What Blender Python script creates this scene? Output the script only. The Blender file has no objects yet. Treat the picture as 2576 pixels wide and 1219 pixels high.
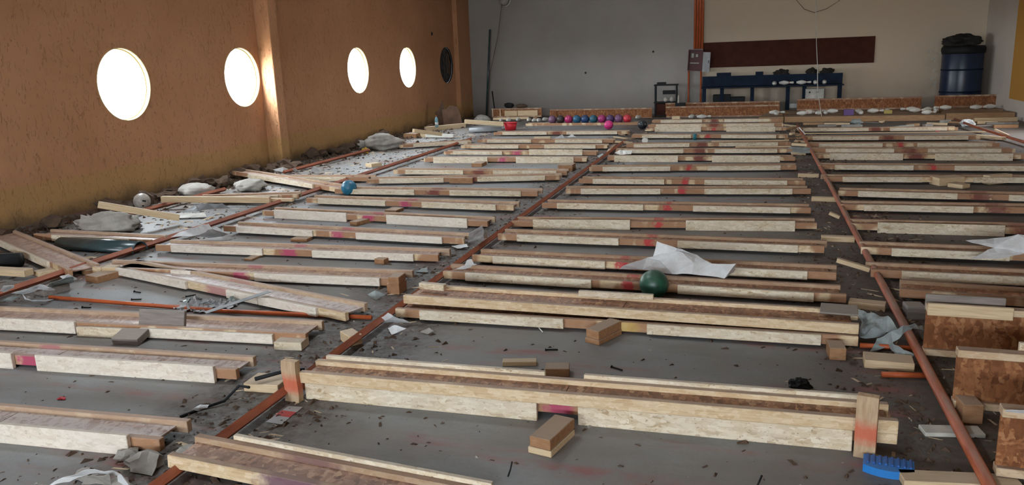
import bpy, bmesh, math, random
from mathutils import Vector, Matrix, noise
C = bpy.context.scene.collection
S = bpy.context.scene
R = math.radians
rnd = random.Random(7)

# ------------------------------------------------------------------ camera, daylight, exposure
cam_d = bpy.data.cameras.new('camera')
cam = bpy.data.objects.new('camera', cam_d); C.objects.link(cam)
cam_d.sensor_width = 36.0
cam_d.lens = 2004.86 / 2576 * 36.0
cam_d.clip_end = 300
pit, yaw, rol = .22958, .29740, .037883
f0 = Vector((-math.sin(yaw), math.cos(yaw), 0)); r0 = Vector((math.cos(yaw), math.sin(yaw), 0)); u0 = Vector((0, 0, 1))
fwd = f0 * math.cos(pit) - u0 * math.sin(pit); up = u0 * math.cos(pit) + f0 * math.sin(pit)
rr = r0 * math.cos(rol) - up * math.sin(rol); uu = up * math.cos(rol) + r0 * math.sin(rol)
mw = Matrix.Identity(4)
for i in range(3):
    mw[i][0] = rr[i]; mw[i][1] = uu[i]; mw[i][2] = -fwd[i]
mw[2][3] = 1.80
cam.matrix_world = mw
S.camera = cam

SKY = 60.0
w = bpy.data.worlds.new('overcast_sky'); S.world = w; w.use_nodes = True
bg = w.node_tree.nodes['Background']
bg.inputs['Color'].default_value = (0.86, 0.93, 1.0, 1)
bg.inputs['Strength'].default_value = SKY
S.view_settings.view_transform = 'Standard'
S.view_settings.look = 'None'
S.view_settings.gamma = 1.0
S.view_settings.use_curve_mapping = False
S.view_settings.exposure = 0.06
S.cycles.max_bounces = 8
S.cycles.diffuse_bounces = 5
S.cycles.glossy_bounces = 3
S.cycles.transparent_max_bounces = 12
S.cycles.caustics_reflective = False
S.cycles.caustics_refractive = False

def portal(name, loc, rot, sx, sy):
    l = bpy.data.lights.new(name, 'AREA'); l.shape = 'RECTANGLE'; l.size = sx; l.size_y = sy
    l.cycles.is_portal = True
    o = bpy.data.objects.new(name, l); C.objects.link(o); o.location = loc; o.rotation_euler = rot
    return o

JOISTS=[('C0',-2.467,2.656,0.063,0.84,-4.45,0.22,3.0,[],[(0.189,1.449)],(0.625,'u')),
 ('C1a',-2.351,3.576,0.0,0.16,0.0,0.24,3.013,[(0.032,1.35,0.105),(1.561,2.824,0.105)],[],(1.461,'p')),
 ('C1b',-2.332,3.551,0.104,0.59,-0.0,0.21,2.989,[],[(0.05,1.33),(1.536,2.855)],None),
 ('C2a',-2.402,4.908,0.02,-0.23,0.0,0.27,3.048,[(0.196,1.233,0.067),(1.785,2.837,0.067)],[],(1.613,'y')),
 ('C2b',-2.385,5.046,0.087,-1.84,0.0,0.31,3.035,[],[],None),
 ('C3',-2.421,5.883,0.03,-2.68,-0.0,0.28,3.085,[(0.209,1.262,0.067),(1.921,2.872,0.067)],[],(1.541,'r')),
 ('C4',-2.361,6.44,0.03,-2.38,0.0,0.28,3.01,[(0.203,1.209,0.067),(1.834,2.801,0.067)],[],(1.337,'r')),
 ('C5',-2.392,7.297,0.03,-2.23,0.0,0.28,3.02,[(0.207,1.216,0.067),(1.762,2.803,0.067)],[],(1.492,'r')),
 ('C6',-2.448,7.961,0.0,4.69,0.0,0.28,3.097,[(0.242,1.264,0.105),(1.827,2.888,0.105)],[],(1.547,'r')),
 ('C7',-2.372,8.978,0.03,-0.45,-0.0,0.28,2.996,[(0.189,1.201,0.067),(1.755,2.786,0.067)],[],(1.469,'r')),
 ('C8',-2.309,9.974,0.03,4.05,0.0,0.28,3.016,[(0.202,1.214,0.067),(1.756,2.8,0.067)],[],(1.484,'r')),
 ('C9',-2.315,10.824,0.03,-0.23,0.0,0.28,2.984,[(0.203,1.186,0.067),(1.716,2.761,0.067)],[],(1.456,'r')),
 ('C10',-2.391,11.979,0.03,5.06,0.0,0.28,3.03,[(0.207,1.222,0.067),(1.768,2.809,0.067)],[],(1.496,'r')),
 ('C11',-2.346,13.306,0.0,-0.33,0.0,0.28,2.999,[(0.122,1.176,0.105),(1.723,2.772,0.105)],[],(1.527,'b')),
 ('C12',-2.355,14.22,0.03,0.52,0.0,0.28,3.003,[(0.136,1.19,0.067),(1.731,2.761,0.067)],[],(1.476,'b')),
 ('C13',-2.293,15.085,0.03,4.39,0.0,0.28,2.973,[(0.142,1.169,0.067),(1.707,2.745,0.067)],[],(1.393,'b')),
 ('C14',-2.446,16.814,0.03,-5.29,-0.0,0.28,3.119,[(0.228,1.24,0.067),(1.843,2.897,0.067)],[],(1.576,'r')),
 ('C15',-2.347,18.45,-0.0,-5.31,0.0,0.28,3.039,[(0.202,1.238,0.105),(1.791,2.819,0.105)],[],(1.516,'r')),
 ('C16',-2.326,18.643,0.08,-2.44,0.0,0.28,2.959,[(0.183,1.213,0.067),(1.744,2.768,0.067)],[],(1.475,'b')),
 ('C17',-2.371,19.772,0.08,-0.78,0.0,0.28,2.967,[(0.212,1.194,0.067),(1.711,2.72,0.067)],[],(1.463,'b')),
 ('B1',-5.662,2.672,0.0,2.7,0.0,0.265,3.0,[(0.584,1.231,0.105),(1.498,2.843,0.105)],[],None),
 ('B2',-5.839,3.522,0.0,2.74,-0.0,0.26,3.0,[(0.261,1.43,0.105),(1.611,2.869,0.105)],[],(1.53,'p')),
 ('B3',-5.753,4.13,0.01,3.21,0.0,0.31,3.0,[(-0.1,1.233,0.09),(1.758,2.77,0.067)],[],None),
 ('B4',-5.572,5.624,0.02,-17.05,0.0,0.29,2.98,[(0.141,1.167,0.067),(1.694,2.067,0.067),(2.076,2.712,0.067)],[],(1.549,'q')),
 ('B5',-5.697,5.556,0.02,1.65,0.0,0.31,3.0,[(0.852,1.054,0.067),(1.681,2.833,0.067)],[],(1.527,'p')),
 ('B6',-5.735,6.416,0.02,0.37,0.0,0.28,3.053,[(0.205,1.251,0.067),(1.788,2.822,0.067)],[],(1.52,'p')),
 ('B7',-5.58,7.302,0.03,-4.64,0.0,0.28,2.922,[(0.196,1.188,0.067),(1.716,2.699,0.067)],[],(1.477,'p')),
 ('B8',-5.695,8.222,0.0,-5.77,0.0,0.28,3.003,[(0.196,1.223,0.105),(1.76,2.772,0.105)],[],(1.502,'p')),
 ('B9',-5.571,9.037,0.03,-4.86,0.0,0.28,2.911,[(0.197,1.196,0.067),(1.71,2.694,0.067)],[],(1.467,'p')),
 ('B10',-5.542,9.745,0.03,0.19,0.0,0.28,2.912,[(0.245,1.205,0.067),(1.713,2.695,0.067)],[],(1.464,'b')),
 ('B11',-5.489,10.62,0.03,10.05,-0.0,0.28,2.88,[(0.201,1.173,0.067),(1.676,2.667,0.067)],[],(1.582,'b')),
 ('B12',-5.504,11.588,0.03,-0.47,0.0,0.28,2.851,[(0.222,1.202,0.067),(1.691,2.698,0.067)],[],(1.451,'b')),
 ('B13',-5.613,13.106,0.0,0.86,0.0,0.28,2.944,[(0.19,1.197,0.105),(1.715,2.726,0.105)],[],(1.457,'p')),
 ('B14',-5.666,14.215,0.01,-2.37,0.0,0.28,2.991,[(0.206,1.197,0.067),(1.726,2.735,0.105)],[],(1.471,'p')),
 ('B15',-5.616,15.03,0.03,-1.52,0.0,0.28,2.983,[(0.256,1.223,0.067),(1.749,2.761,0.067)],[],None),
 ('B16',-5.618,16.065,0.03,-3.48,0.0,0.28,2.946,[(0.228,1.215,0.067),(1.732,2.726,0.067)],[],None),
 ('B17',-5.766,17.658,0.03,-0.78,-0.0,0.28,3.134,[(0.223,1.278,0.067),(1.741,2.888,0.067)],[],(1.511,'b')),
 ('B18',-5.725,20.285,0.0,-1.58,0.0,0.28,3.027,[],[],None),
 ('D1',1.032,5.968,0.03,-7.21,0.0,0.28,3.0,[],[],None),
 ('D2',0.908,6.455,0.03,-2.89,0.0,0.28,3.0,[(0.214,1.083,0.067),(1.76,2.8,0.067)],[],(1.5,'b')),
 ('D3',0.921,7.194,0.03,-2.98,0.0,0.28,3.0,[(0.236,1.109,0.067),(1.76,2.8,0.067)],[],(1.5,'b')),
 ('D4',0.953,8.222,0.0,-0.95,0.0,0.28,3.0,[(0.232,1.314,0.105),(1.76,2.8,0.105)],[],(1.5,'b')),
 ('D5',0.944,9.193,0.03,-0.78,-0.0,0.28,3.0,[(0.232,1.282,0.067),(1.76,2.8,0.067)],[],(1.5,'b')),
 ('D6',0.995,10.085,0.03,-5.4,-0.0,0.28,3.0,[(0.218,1.254,0.067),(1.76,2.8,0.067)],[],(1.5,'b')),
 ('D7',0.93,11.158,0.03,1.24,0.0,0.28,3.0,[(0.22,1.169,0.067),(1.76,2.8,0.067)],[],(1.5,'b')),
 ('D8',0.935,12.295,0.03,-1.41,-0.0,0.28,3.0,[(0.215,1.243,0.067),(1.76,2.8,0.067)],[],(1.5,'r')),
 ('D9',0.937,13.588,0.0,-1.52,0.0,0.28,3.0,[(0.25,1.309,0.105),(1.76,2.8,0.105)],[],(1.5,'b')),
 ('D10',0.957,14.238,0.03,-0.74,0.0,0.28,3.0,[(0.218,1.26,0.067),(1.76,2.8,0.067)],[],(1.5,'b')),
 ('D11',0.942,15.062,0.03,-1.19,0.0,0.28,3.0,[(0.185,1.214,0.067),(1.76,2.8,0.067)],[],(1.5,'r')),
 ('D12',0.921,16.191,0.03,-1.25,0.0,0.28,3.0,[(0.178,1.32,0.067),(1.76,2.8,0.067)],[],(1.5,'b')),
 ('D13',0.912,17.836,0.03,-0.93,0.0,0.28,3.0,[(0.094,1.359,0.067),(1.76,2.8,0.067)],[],(1.5,'b')),
 ('A1',-8.158,6.597,0.03,-27.05,0.0,0.3,2.62,[(-0.1,2.136,0.067)],[],None),
 ('A3',-7.554,6.658,0.03,-3.41,0.0,0.28,1.637,[(0.294,1.363,0.067)],[],None),
 ('A5',-7.129,8.886,0.04,15.2,0.0,0.28,1.375,[(0.189,1.106,0.067)],[],None),
 ('A6',-8.218,11.164,0.063,-26.56,-0.56,0.28,3.0,[(0.554,2.388,0.067)],[],None),
 ('A7',-7.282,10.752,0.03,3.12,-0.0,0.28,1.709,[(0.207,1.35,0.067)],[],None),
 ('A8',-7.005,15.159,0.03,28.92,0.0,0.28,1.512,[(0.288,1.418,0.067)],[],None)]
PT={
 'ball_green':(-0.672,5.76,0.108),
 'ball_blue':(-5.335,9.807,0.108),
 'ball_grey':(-7.728,8.562,0.108),
 'row0':(-5.026,20.406,0.147),
 'row1':(-4.807,20.4,0.147),
 'row2':(-4.589,20.394,0.147),
 'row3':(-4.37,20.388,0.147),
 'row4':(-4.152,20.382,0.147),
 'row5':(-3.933,20.376,0.147),
 'row6':(-3.715,20.37,0.147),
 'row7':(-3.497,20.364,0.147),
 'row8':(-3.278,20.358,0.147),
 'row9':(-3.06,20.352,0.147),
 'ball_pink':(-3.293,18.943,0.12),
 'ball_black':(-2.479,18.83,0.13),
}
BL={
 'K1':((-0.955,3.255,0.0),0.102,-4.7,0.085,0.26),
 'K2':((-0.985,4.735,0.0),0.101,-18.7,0.09,0.27),
 'K3':((-5.605,5.405,0.0),0.169,-12.5,0.06,0.33),
 'K4':((-5.844,5.605,0.0),0.114,-19.0,0.05,0.4),
 'K4b':((-5.557,5.551,0.02),0.124,15.1,0.07,0.1),
 'K5':((-6.298,5.506,0.0),0.143,-25.2,0.045,0.4),
 'K6':((-5.73,4.983,0.0),0.156,-15.9,0.06,0.22),
 'K7':((-4.107,4.097,0.0),0.202,4.5,0.05,0.13),
 'K8':((-3.27,6.365,0.0),0.102,-7.4,0.05,0.3),
 'K9':((-4.583,7.082,-0.0),0.188,2.1,0.035,0.12),
 'K10':((-4.607,6.298,0.0),0.093,-0.9,0.02,0.3),
 'K11':((-4.252,8.651,0.0),0.157,-3.1,0.04,0.2),
 'K12':((-4.341,7.924,0.0),0.11,-16.1,0.05,0.28),
 'K13':((-4.536,12.628,0.0),0.183,1.4,0.06,0.3),
 'K14':((-6.516,12.63,0.0),0.195,-29.1,0.06,0.22),
 'K15a':((-2.741,5.512,0.0),0.108,-1.8,0.085,0.14),
 'K15b':((-2.708,5.479,0.09),0.09,2.3,0.06,0.14),
 'K16':((-2.467,4.368,0.0),0.09,51.6,0.07,0.15),
 'K17':((-2.729,3.595,0.0),0.216,3.0,0.05,0.16),
 'K18':((0.469,4.717,0.0),0.091,3.4,0.075,0.14),
 'K19':((2.194,11.263,0.0),0.2,-66.5,0.1,0.35),
 'K20':((2.357,11.023,0.0),0.198,-45.4,0.05,0.15),
 'K21':((2.819,11.331,0.0),0.106,-59.2,0.11,0.35),
 'K22':((-1.098,4.138,0.0),0.137,11.5,0.05,0.1),
 'K23':((-1.39,4.245,0.0),0.204,13.1,0.028,0.06),
 'K24':((-2.332,5.216,0.15),0.208,-7.5,0.045,0.05),
 'K25':((-1.132,5.225,0.151),0.519,-1.5,0.04,0.035),
 'K26':((0.438,5.127,0.15),0.221,-6.2,0.012,0.2),
 'K27':((0.673,5.744,0.0),0.235,-11.9,0.05,0.1),
 'K30a':((0.646,7.791,0.0),0.289,-2.1,0.05,0.08),
 'K30b':((0.686,9.883,-0.0),0.283,-5.5,0.05,0.08),
 'K30c':((0.621,11.726,0.0),0.275,-4.8,0.05,0.08),
 'K31':((0.647,4.628,0.0),0.257,-3.0,0.05,0.14),
 'K32':((0.813,3.806,0.0),0.265,9.0,0.02,0.09),
 'K33':((0.644,3.299,0.0),0.454,7.2,0.035,0.1),
 'K34':((1.005,3.982,0.0),0.091,6.9,0.1,0.14),
 'K35':((1.018,5.562,-0.0),0.113,6.2,0.09,0.12),
 'K36':((-4.23,10.797,0.02),0.351,3.3,0.08,0.05),
 'K37a':((-4.388,16.02,0.02),0.405,-2.6,0.09,0.05),
 'K37b':((-4.376,15.048,0.02),0.415,-1.5,0.09,0.05),
 'K38':((-2.927,12.177,0.0),0.229,2.0,0.1,0.3),
 'K40':((-2.934,4.219,0.0),0.19,6.7,0.055,0.12),
 'K41':((-4.494,4.183,0.0),0.493,4.3,0.07,0.03),
 'K42':((-4.635,17.067,0.0),0.368,-3.5,0.04,0.1),
 'K43':((-7.942,17.447,-0.0),0.337,-3.7,0.1,0.5),
 'K44':((-7.578,17.601,0.0),0.189,-3.9,0.1,0.2),
 'post_l':((-2.424,3.533,0.0),0.095,-7.1,0.235,0.04),
 'post_r':((0.474,3.54,0.0),0.088,-14.0,0.295,0.04),
 'K45':((-7.984,18.973,0.0),1.221,54.4,0.12,0.1),
 'K46':((-1.999,20.888,0.05),0.205,-8.8,0.1,0.1),
}
ST={
 'S_a4':((-7.076,7.147,0.3),(-6.49,7.734,0.04),0.05,0.075),
 'S_a5':((-7.456,8.596,0.09),(-6.005,8.885,0.05),0.06,0.08),
 'S_a5b':((-7.572,8.922,0.05),(-5.753,9.021,0.05),0.06,0.04),
 'S_a9':((-7.092,16.183,0.25),(-6.759,16.947,0.09),0.08,0.08),
 'S_a10':((-7.359,17.396,0.02),(-6.61,17.258,0.02),0.1,0.07),
 'S_a12':((-6.903,18.846,0.2),(-5.921,18.954,0.12),0.1,0.1),
 'S_a13':((-7.032,21.554,0.06),(-6.051,21.792,0.06),0.1,0.06),
 'S_k28':((0.667,6.626,0.1),(0.908,6.582,0.04),0.05,0.035),
 'S_k29':((0.775,8.679,0.08),(0.875,8.659,0.04),0.06,0.03),
 'strip':((-3.739,4.614,0.07),(-3.471,5.032,0.12),0.06,0.004),
 'S_a2':((-6.793,5.346,0.03),(-6.221,5.343,0.03),0.1,0.06),
 'orange_tube':((-5.472,4.893,0.02),(-3.768,4.828,0.02),0.03,0.03),
 'orange_tube2':((-3.768,4.828,0.02),(-2.569,4.894,0.02),0.03,0.03),
 'orange_stub':((0.72,4.5,0.02),(0.947,4.529,0.02),0.03,0.03),
 'orange_stub2':((0.659,4.946,0.02),(1.023,4.949,0.02),0.03,0.03),
 'gutter':((-6.958,6.371,0.02),(-5.899,6.316,0.02),0.2,0.1),
 'gutter2':((-6.645,18.45,0.02),(-5.879,18.673,0.02),0.2,0.1),
 'S_s1':((1.156,15.472,0.003),(3.792,15.497,0.003),0.07,0.02),
 'S_s2':((1.086,16.542,0.003),(4.227,16.525,0.003),0.07,0.02),
 'S_s3':((0.979,16.657,0.1),(4.129,16.687,0.1),0.06,0.02),
 'S_s4':((-0.734,15.342,0.1),(0.64,15.47,0.1),0.06,0.02),
 'S_s5':((-0.284,14.446,0.1),(0.635,14.476,0.1),0.05,0.02),
 'S_e1':((4.691,19.922,-0.0),(5.544,19.998,0.0),0.1,0.09),
 'S_e2':((4.722,18.531,0.0),(5.174,18.567,-0.0),0.1,0.06),
 'S_e3':((3.925,16.625,0.02),(4.255,16.133,0.02),0.1,0.05),
 'S_e4':((4.313,16.915,0.12),(4.502,16.724,0.02),0.04,0.03),
}
BX={
 'sack_a':((-7.434,15.087,-0.0),0.81,0.339),
 'sack_b':((-7.114,7.165,0.0),0.741,0.223),
 'sack_c':((-7.753,9.563,0.0),0.494,0.19),
 'sack_d':((-7.133,10.016,0.0),0.481,0.188),
 'yellow':((-7.482,14.556,-0.0),0.136,0.128),
 'bucket':((-5.801,19.171,0.0),0.328,0.209),
 'bottle':((-7.639,18.837,0.12),0.1,0.271),
 'panel_lean':((-7.702,19.816,0.05),0.619,0.672),
 'rack':((-2.361,22.8,0.332),0.688,0.555),
 'tape':((0.285,4.259,0.0),0.079,0.058),
 'brush':((0.622,3.413,0.0),0.185,0.078),
 'plastic_a':((-4.0,4.819,0.0),0.392,0.172),
 'cup':((-1.13,16.625,-0.0),0.121,0.154),
 'disc':((-2.061,16.022,0.0),0.127,0.119),
 'redbit':((3.545,17.822,0.0),0.096,0.088),
 'purple':((2.174,20.647,0.128),0.246,0.142),
 'ybox':((3.075,20.951,0.128),0.19,0.085),
 'whitebox':((1.476,22.2,0.462),0.472,0.205),
 'rubble_bl':((-2.544,2.629,0.0),0.179,0.143),
 'greydome':((-7.349,21.521,0.0),0.394,0.18),
 'redscrap':((-3.708,3.279,-0.0),0.05,0.02),
 'whitemach':((1.011,23.306,0.128),0.283,0.152),
 'wbag':((4.33,18.927,-0.0),0.268,0.184),
 'greybag':((2.251,19.758,0.0),0.254,0.127),
}
PN={
 0:((0.376,21.165,0.187),5),
 1:((0.518,20.748,0.187),80),
 2:((1.015,20.771,0.187),20),
 3:((1.187,21.042,0.187),0),
 4:((1.45,20.748,0.187),60),
 5:((1.652,20.79,0.187),80),
 6:((1.994,21.334,0.187),182),
 7:((2.472,20.985,0.187),100),
 8:((2.647,21.203,0.187),0),
 9:((3.083,21.079,0.187),85),
 10:((3.575,21.21,0.187),10),
 11:((3.814,21.575,0.187),170),
 12:((3.909,21.355,0.187),40),
 13:((4.11,21.045,0.187),75),
 14:((4.522,21.443,0.22),175),
 15:((4.92,21.441,0.22),2),
 16:((5.493,21.563,0.22),180),
 17:((3.723,20.463,0.187),30),
 18:((2.444,20.596,0.187),90),
 19:((-1.63,21.75,0.06),60),
 20:((-1.427,21.75,0.06),20),
 21:((-3.029,21.75,0.06),80),
 22:((-5.795,21.236,0.06),80),
 23:((-5.632,21.207,0.06),95),
 24:((-5.548,21.45,0.06),85),
 25:((-6.809,21.519,0.06),90),
 26:((-6.601,21.486,0.06),80),
 27:((-6.337,21.575,0.06),88),
 28:((-5.962,21.387,0.06),95),
 't0':((0.5,22.6,0.834),86),
 't1':((0.63,22.915,0.834),0),
 't2':((1.07,22.915,0.834),2),
 't3':((1.54,22.6,0.834),92),
 't4':((1.75,22.6,0.834),88),
}
SH={
 'big_white':([(-0.989,6.101,0.12),(-0.93,6.032,0.17),(-0.753,6.023,0.24),(-0.537,6.016,0.3),(-0.488,5.998,0.3),(-0.388,6.097,0.26),(-0.272,6.066,0.2),(-0.091,6.081,0.2),(-0.108,6.142,0.12),(-0.174,6.009,0.11),(-0.414,5.989,0.13),(-0.556,5.978,0.13),(-0.808,6.117,0.12),(-0.715,6.066,0.24),(-0.69,6.087,0.36),(-0.525,6.01,0.33),(-0.65,5.952,0.24),(-0.402,6.006,0.22)],[(0,1,12),(1,2,16,12),(2,3,16),(3,4,17,16),(4,5,6,17),(6,9,10,17),(6,7,8,9),(16,17,10,11),(12,16,11),(13,14,15,3),(3,15,5,4)]),
 'right_white':([(1.719,7.249,0.17),(1.923,7.233,0.2),(2.054,7.102,0.26),(2.29,7.148,0.25),(2.256,7.004,0.16),(2.101,7.025,0.13),(1.921,6.963,0.1),(1.683,6.903,0.1),(1.884,7.059,0.16)],[(0,1,8),(1,2,8),(2,3,4,8),(4,5,8),(5,6,8),(6,7,8)]),
 'paper_b7':([(-5.897,6.874,0.06),(-5.781,6.93,0.12),(-5.494,6.833,0.2),(-5.26,6.695,0.26),(-5.253,6.725,0.2),(-5.398,6.991,0.16),(-5.408,7.179,0.04),(-5.425,7.104,0.03),(-5.592,7.025,0.03),(-5.567,6.904,0.08)],[(0,1,9),(1,2,3,4,9),(4,5,6,7,9),(7,8,9)]),
 'paper_stand':([(-2.612,7.087,0.06),(-2.526,6.877,0.2),(-2.348,6.751,0.3),(-2.383,6.89,0.22),(-2.454,7.071,0.1),(-2.422,7.105,0.16),(-2.489,7.293,0.06)],[(0,1,2,3),(0,3,4),(3,5,6,4)]),
 'paper_flat':([(-2.773,7.041,0.03),(-2.628,7.085,0.04),(-2.581,6.985,0.03),(-2.693,6.978,0.02)],[(0,1,2,3)]),
 'paper_c3':([(-2.386,6.045,0.06),(-2.283,6.079,0.1),(-2.274,6.1,0.14),(-2.221,6.083,0.16),(-2.209,6.093,0.12),(-2.203,6.144,0.1),(-2.304,6.082,0.05)],[(0,1,5,6),(1,2,3,4,5)]),
 'paper_c2':([(-2.486,4.809,0.03),(-2.403,4.752,0.08),(-2.355,4.727,0.12),(-2.314,4.725,0.1),(-2.294,4.836,0.05),(-2.24,4.84,0.02),(-2.332,4.815,0.02),(-2.434,4.787,0.02)],[(0,1,2,3,7),(3,4,5,6,7)]),
 'sheet_metal':([(-6.88,8.256,0.04),(-6.8,8.433,0.1),(-6.525,8.353,0.14),(-6.371,8.421,0.13),(-6.302,8.474,0.06),(-6.447,8.355,0.08),(-6.688,8.354,0.04)],[(0,1,2,6),(2,3,5,6),(3,4,5)]),
 'sheet_metal2':([(-6.901,8.101,0.05),(-6.495,8.219,0.05),(-6.384,8.105,0.02),(-6.78,7.989,0.02)],[(0,1,2,3)]),
 'wall_papers':([(-7.884,11.852,0.05),(-7.602,11.752,0.12),(-7.532,11.907,0.03),(-7.607,11.74,0.02)],[(0,1,2,3)]),
 'wall_papers2':([(-7.49,11.839,0.04),(-7.363,11.71,0.12),(-7.376,11.865,0.03)],[(0,1,2)]),
 'wall_papers3':([(-7.066,11.716,0.04),(-7.004,11.718,0.14),(-7.037,12.02,0.05),(-6.973,11.879,0.03)],[(0,1,2,3)]),
 'strip_a':([(-5.72,4.765,0.08),(-5.514,4.766,0.14),(-5.389,4.751,0.18),(-5.343,4.794,0.14),(-5.38,4.878,0.09),(-5.504,4.824,0.1),(-5.675,4.838,0.05)],[(0,1,5,6),(1,2,3,5),(3,4,5)]),
 'strip_b':([(-5.517,4.902,0.1),(-5.558,5.013,0.1),(-5.437,5.099,0.14),(-5.492,5.171,0.1),(-5.524,5.207,0.06),(-5.589,5.071,0.04)],[(0,1,4,5),(1,2,3,4)]),
 'strip_c':([(-5.683,5.216,0.1),(-5.476,5.108,0.16),(-5.434,5.123,0.13),(-5.484,5.205,0.08),(-5.496,5.179,0.08),(-5.481,5.138,0.12),(-5.569,5.146,0.1)],[(0,1,5,6),(1,2,3,4,5)]),
 'strip_d':([(-5.691,4.836,0.06),(-5.588,4.775,0.04),(-5.386,4.702,0.05),(-5.349,4.816,0.03),(-5.38,4.778,0.02),(-5.476,4.762,0.02),(-5.631,4.8,0.02)],[(0,1,6),(1,2,5,6),(2,3,4,5)]),
 'strip_e':([(-5.796,4.717,0.02),(-5.709,4.722,0.06),(-5.694,4.834,0.04),(-5.702,4.744,0.02)],[(0,1,2,3)]),
 'strip_f':([(-5.756,4.703,0.12),(-5.65,4.651,0.18),(-5.58,4.685,0.18),(-5.628,4.724,0.14),(-5.758,4.736,0.1)],[(0,1,2,3,4)]),
 'plastic_r':([(0.694,5.426,0.1),(0.756,5.215,0.14),(0.832,5.112,0.16),(0.877,4.999,0.12),(0.812,5.022,0.1),(0.747,5.011,0.12),(0.698,5.269,0.06),(0.662,5.047,0.04),(0.799,5.059,0.04),(0.687,5.287,0.08)],[(0,1,9),(1,2,4,5,9),(2,3,4),(9,5,6),(6,5,4,8,7)]),
 'plastic_r2':([(0.76,4.996,0.06),(0.819,4.923,0.12),(0.873,4.86,0.18),(0.923,4.823,0.22),(1.0,4.942,0.16),(0.998,4.921,0.14),(0.932,4.915,0.16),(0.874,4.891,0.12),(0.832,4.912,0.06),(0.872,4.8,0.06),(0.925,4.793,0.03),(0.882,4.741,0.02),(0.838,4.795,0.03),(0.817,4.95,0.03),(0.698,4.833,0.02),(0.724,4.905,0.03)],[(0,1,8,13),(1,2,7,8),(2,3,6,7),(3,4,5,6),(8,9,12,13),(9,10,11,12),(0,13,14,15)]),
 'white_bl':([(-2.953,2.458,0.02),(-2.883,2.487,0.05),(-2.778,2.49,0.1),(-2.692,2.483,0.12),(-2.571,2.46,0.14),(-2.552,2.481,0.12),(-2.573,2.534,0.04),(-2.555,2.522,0.02),(-2.621,2.524,0.02),(-2.584,2.489,0.1),(-2.658,2.493,0.1),(-2.783,2.512,0.07),(-2.863,2.496,0.03)],[(0,1,12),(1,2,11,12),(2,3,10,11),(3,4,9,10),(4,5,9),(5,6,7,8,9)]),
 'board_bl':([(-2.79,2.488,0.03),(-2.745,2.475,0.08),(-2.573,2.439,0.14),(-2.638,2.505,0.04)],[(0,1,2,3)]),
 'paper_s1':([(-2.828,3.279,0.02),(-2.779,3.289,0.05),(-2.733,3.297,0.06),(-2.762,3.318,0.02),(-2.799,3.292,0.01)],[(0,1,2,3,4)]),
 'paper_s2':([(-2.766,6.144,0.01),(-2.738,6.337,0.01),(-2.651,6.136,0.01)],[(0,1,2)]),
 'paper_s3':([(-2.835,5.365,0.03),(-2.773,5.383,0.06),(-2.706,5.429,0.03),(-2.756,5.338,0.01)],[(0,1,2,3)]),
 'paper_s4':([(-2.354,4.701,0.02),(-2.258,4.66,0.06),(-2.198,4.668,0.05),(-2.26,4.657,0.01),(-2.287,4.62,0.01)],[(0,1,2,3,4)]),
 'paper_floor_lt':([(-2.374,3.27,0.004),(-2.364,3.469,0.004),(-2.278,3.477,0.004),(-2.276,3.263,0.004)],[(0,1,2,3)]),
 'paper_u3':([(1.006,3.398,0.34),(1.072,3.38,0.36),(1.162,3.545,0.2),(1.08,3.535,0.2)],[(0,1,2,3)]),
 'fit_white':([(-2.364,14.148,0.05),(-2.256,14.144,0.1),(-2.035,14.081,0.1),(-2.045,14.055,0.04),(-2.238,14.024,0.03)],[(0,1,2,3,4)]),
 'far_paper1':([(-4.08,16.646,0.05),(-3.847,16.478,0.15),(-3.802,16.534,0.06)],[(0,1,2)]),
 'far_paper2':([(-3.805,16.664,0.08),(-3.739,16.959,0.1),(-3.63,16.857,0.05)],[(0,1,2)]),
 'pipe_rag':([(-2.62,13.86,0.03),(-2.489,13.691,0.1),(-2.427,13.571,0.06),(-2.532,13.614,0.02)],[(0,1,2,3)]),
 'pipe_rag2':([(0.893,18.319,0.06),(0.929,17.642,0.14),(0.989,16.58,0.1),(0.948,16.746,0.06)],[(0,1,2,3)]),
 'pipe_rag3':([(0.471,14.329,0.05),(0.633,14.422,0.12),(0.948,14.352,0.1),(0.957,14.157,0.05),(0.689,14.161,0.03)],[(0,1,2,3,4)]),
 'wire_bits':([(-2.353,8.962,0.02),(-2.244,8.916,0.05),(-2.265,8.898,0.02)],[(0,1,2)]),
 'cardboard_s':([(-2.116,4.692,0.01),(-2.066,4.75,0.03),(-2.0,4.681,0.03),(-2.055,4.684,-0.0)],[(0,1,2,3)]),
}
UP={
 'U1':((0.976,4.789,0.04),3.0,-3.0,0.3),
 'U2':((0.982,4.075,0.04),3.0,-2.5,0.3),
 'U3':((1.003,3.41,0.04),2.6,-3.0,0.3),
 'far1':((-7.375,22.5,0.06),1.518,0.0,0.26),
 'far2':((-5.586,22.4,-0.027),2.899,0.0,0.3),
 'far3':((-2.287,22.3,-0.0),2.943,0.0,0.3),
 'far3b':((-2.343,22.62,0.076),3.005,0.0,0.3),
 'far4':((1.09,22.4,0.128),2.957,0.0,0.3),
 'far5':((4.303,22.2,0.161),1.554,0.0,0.3),
}


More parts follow.
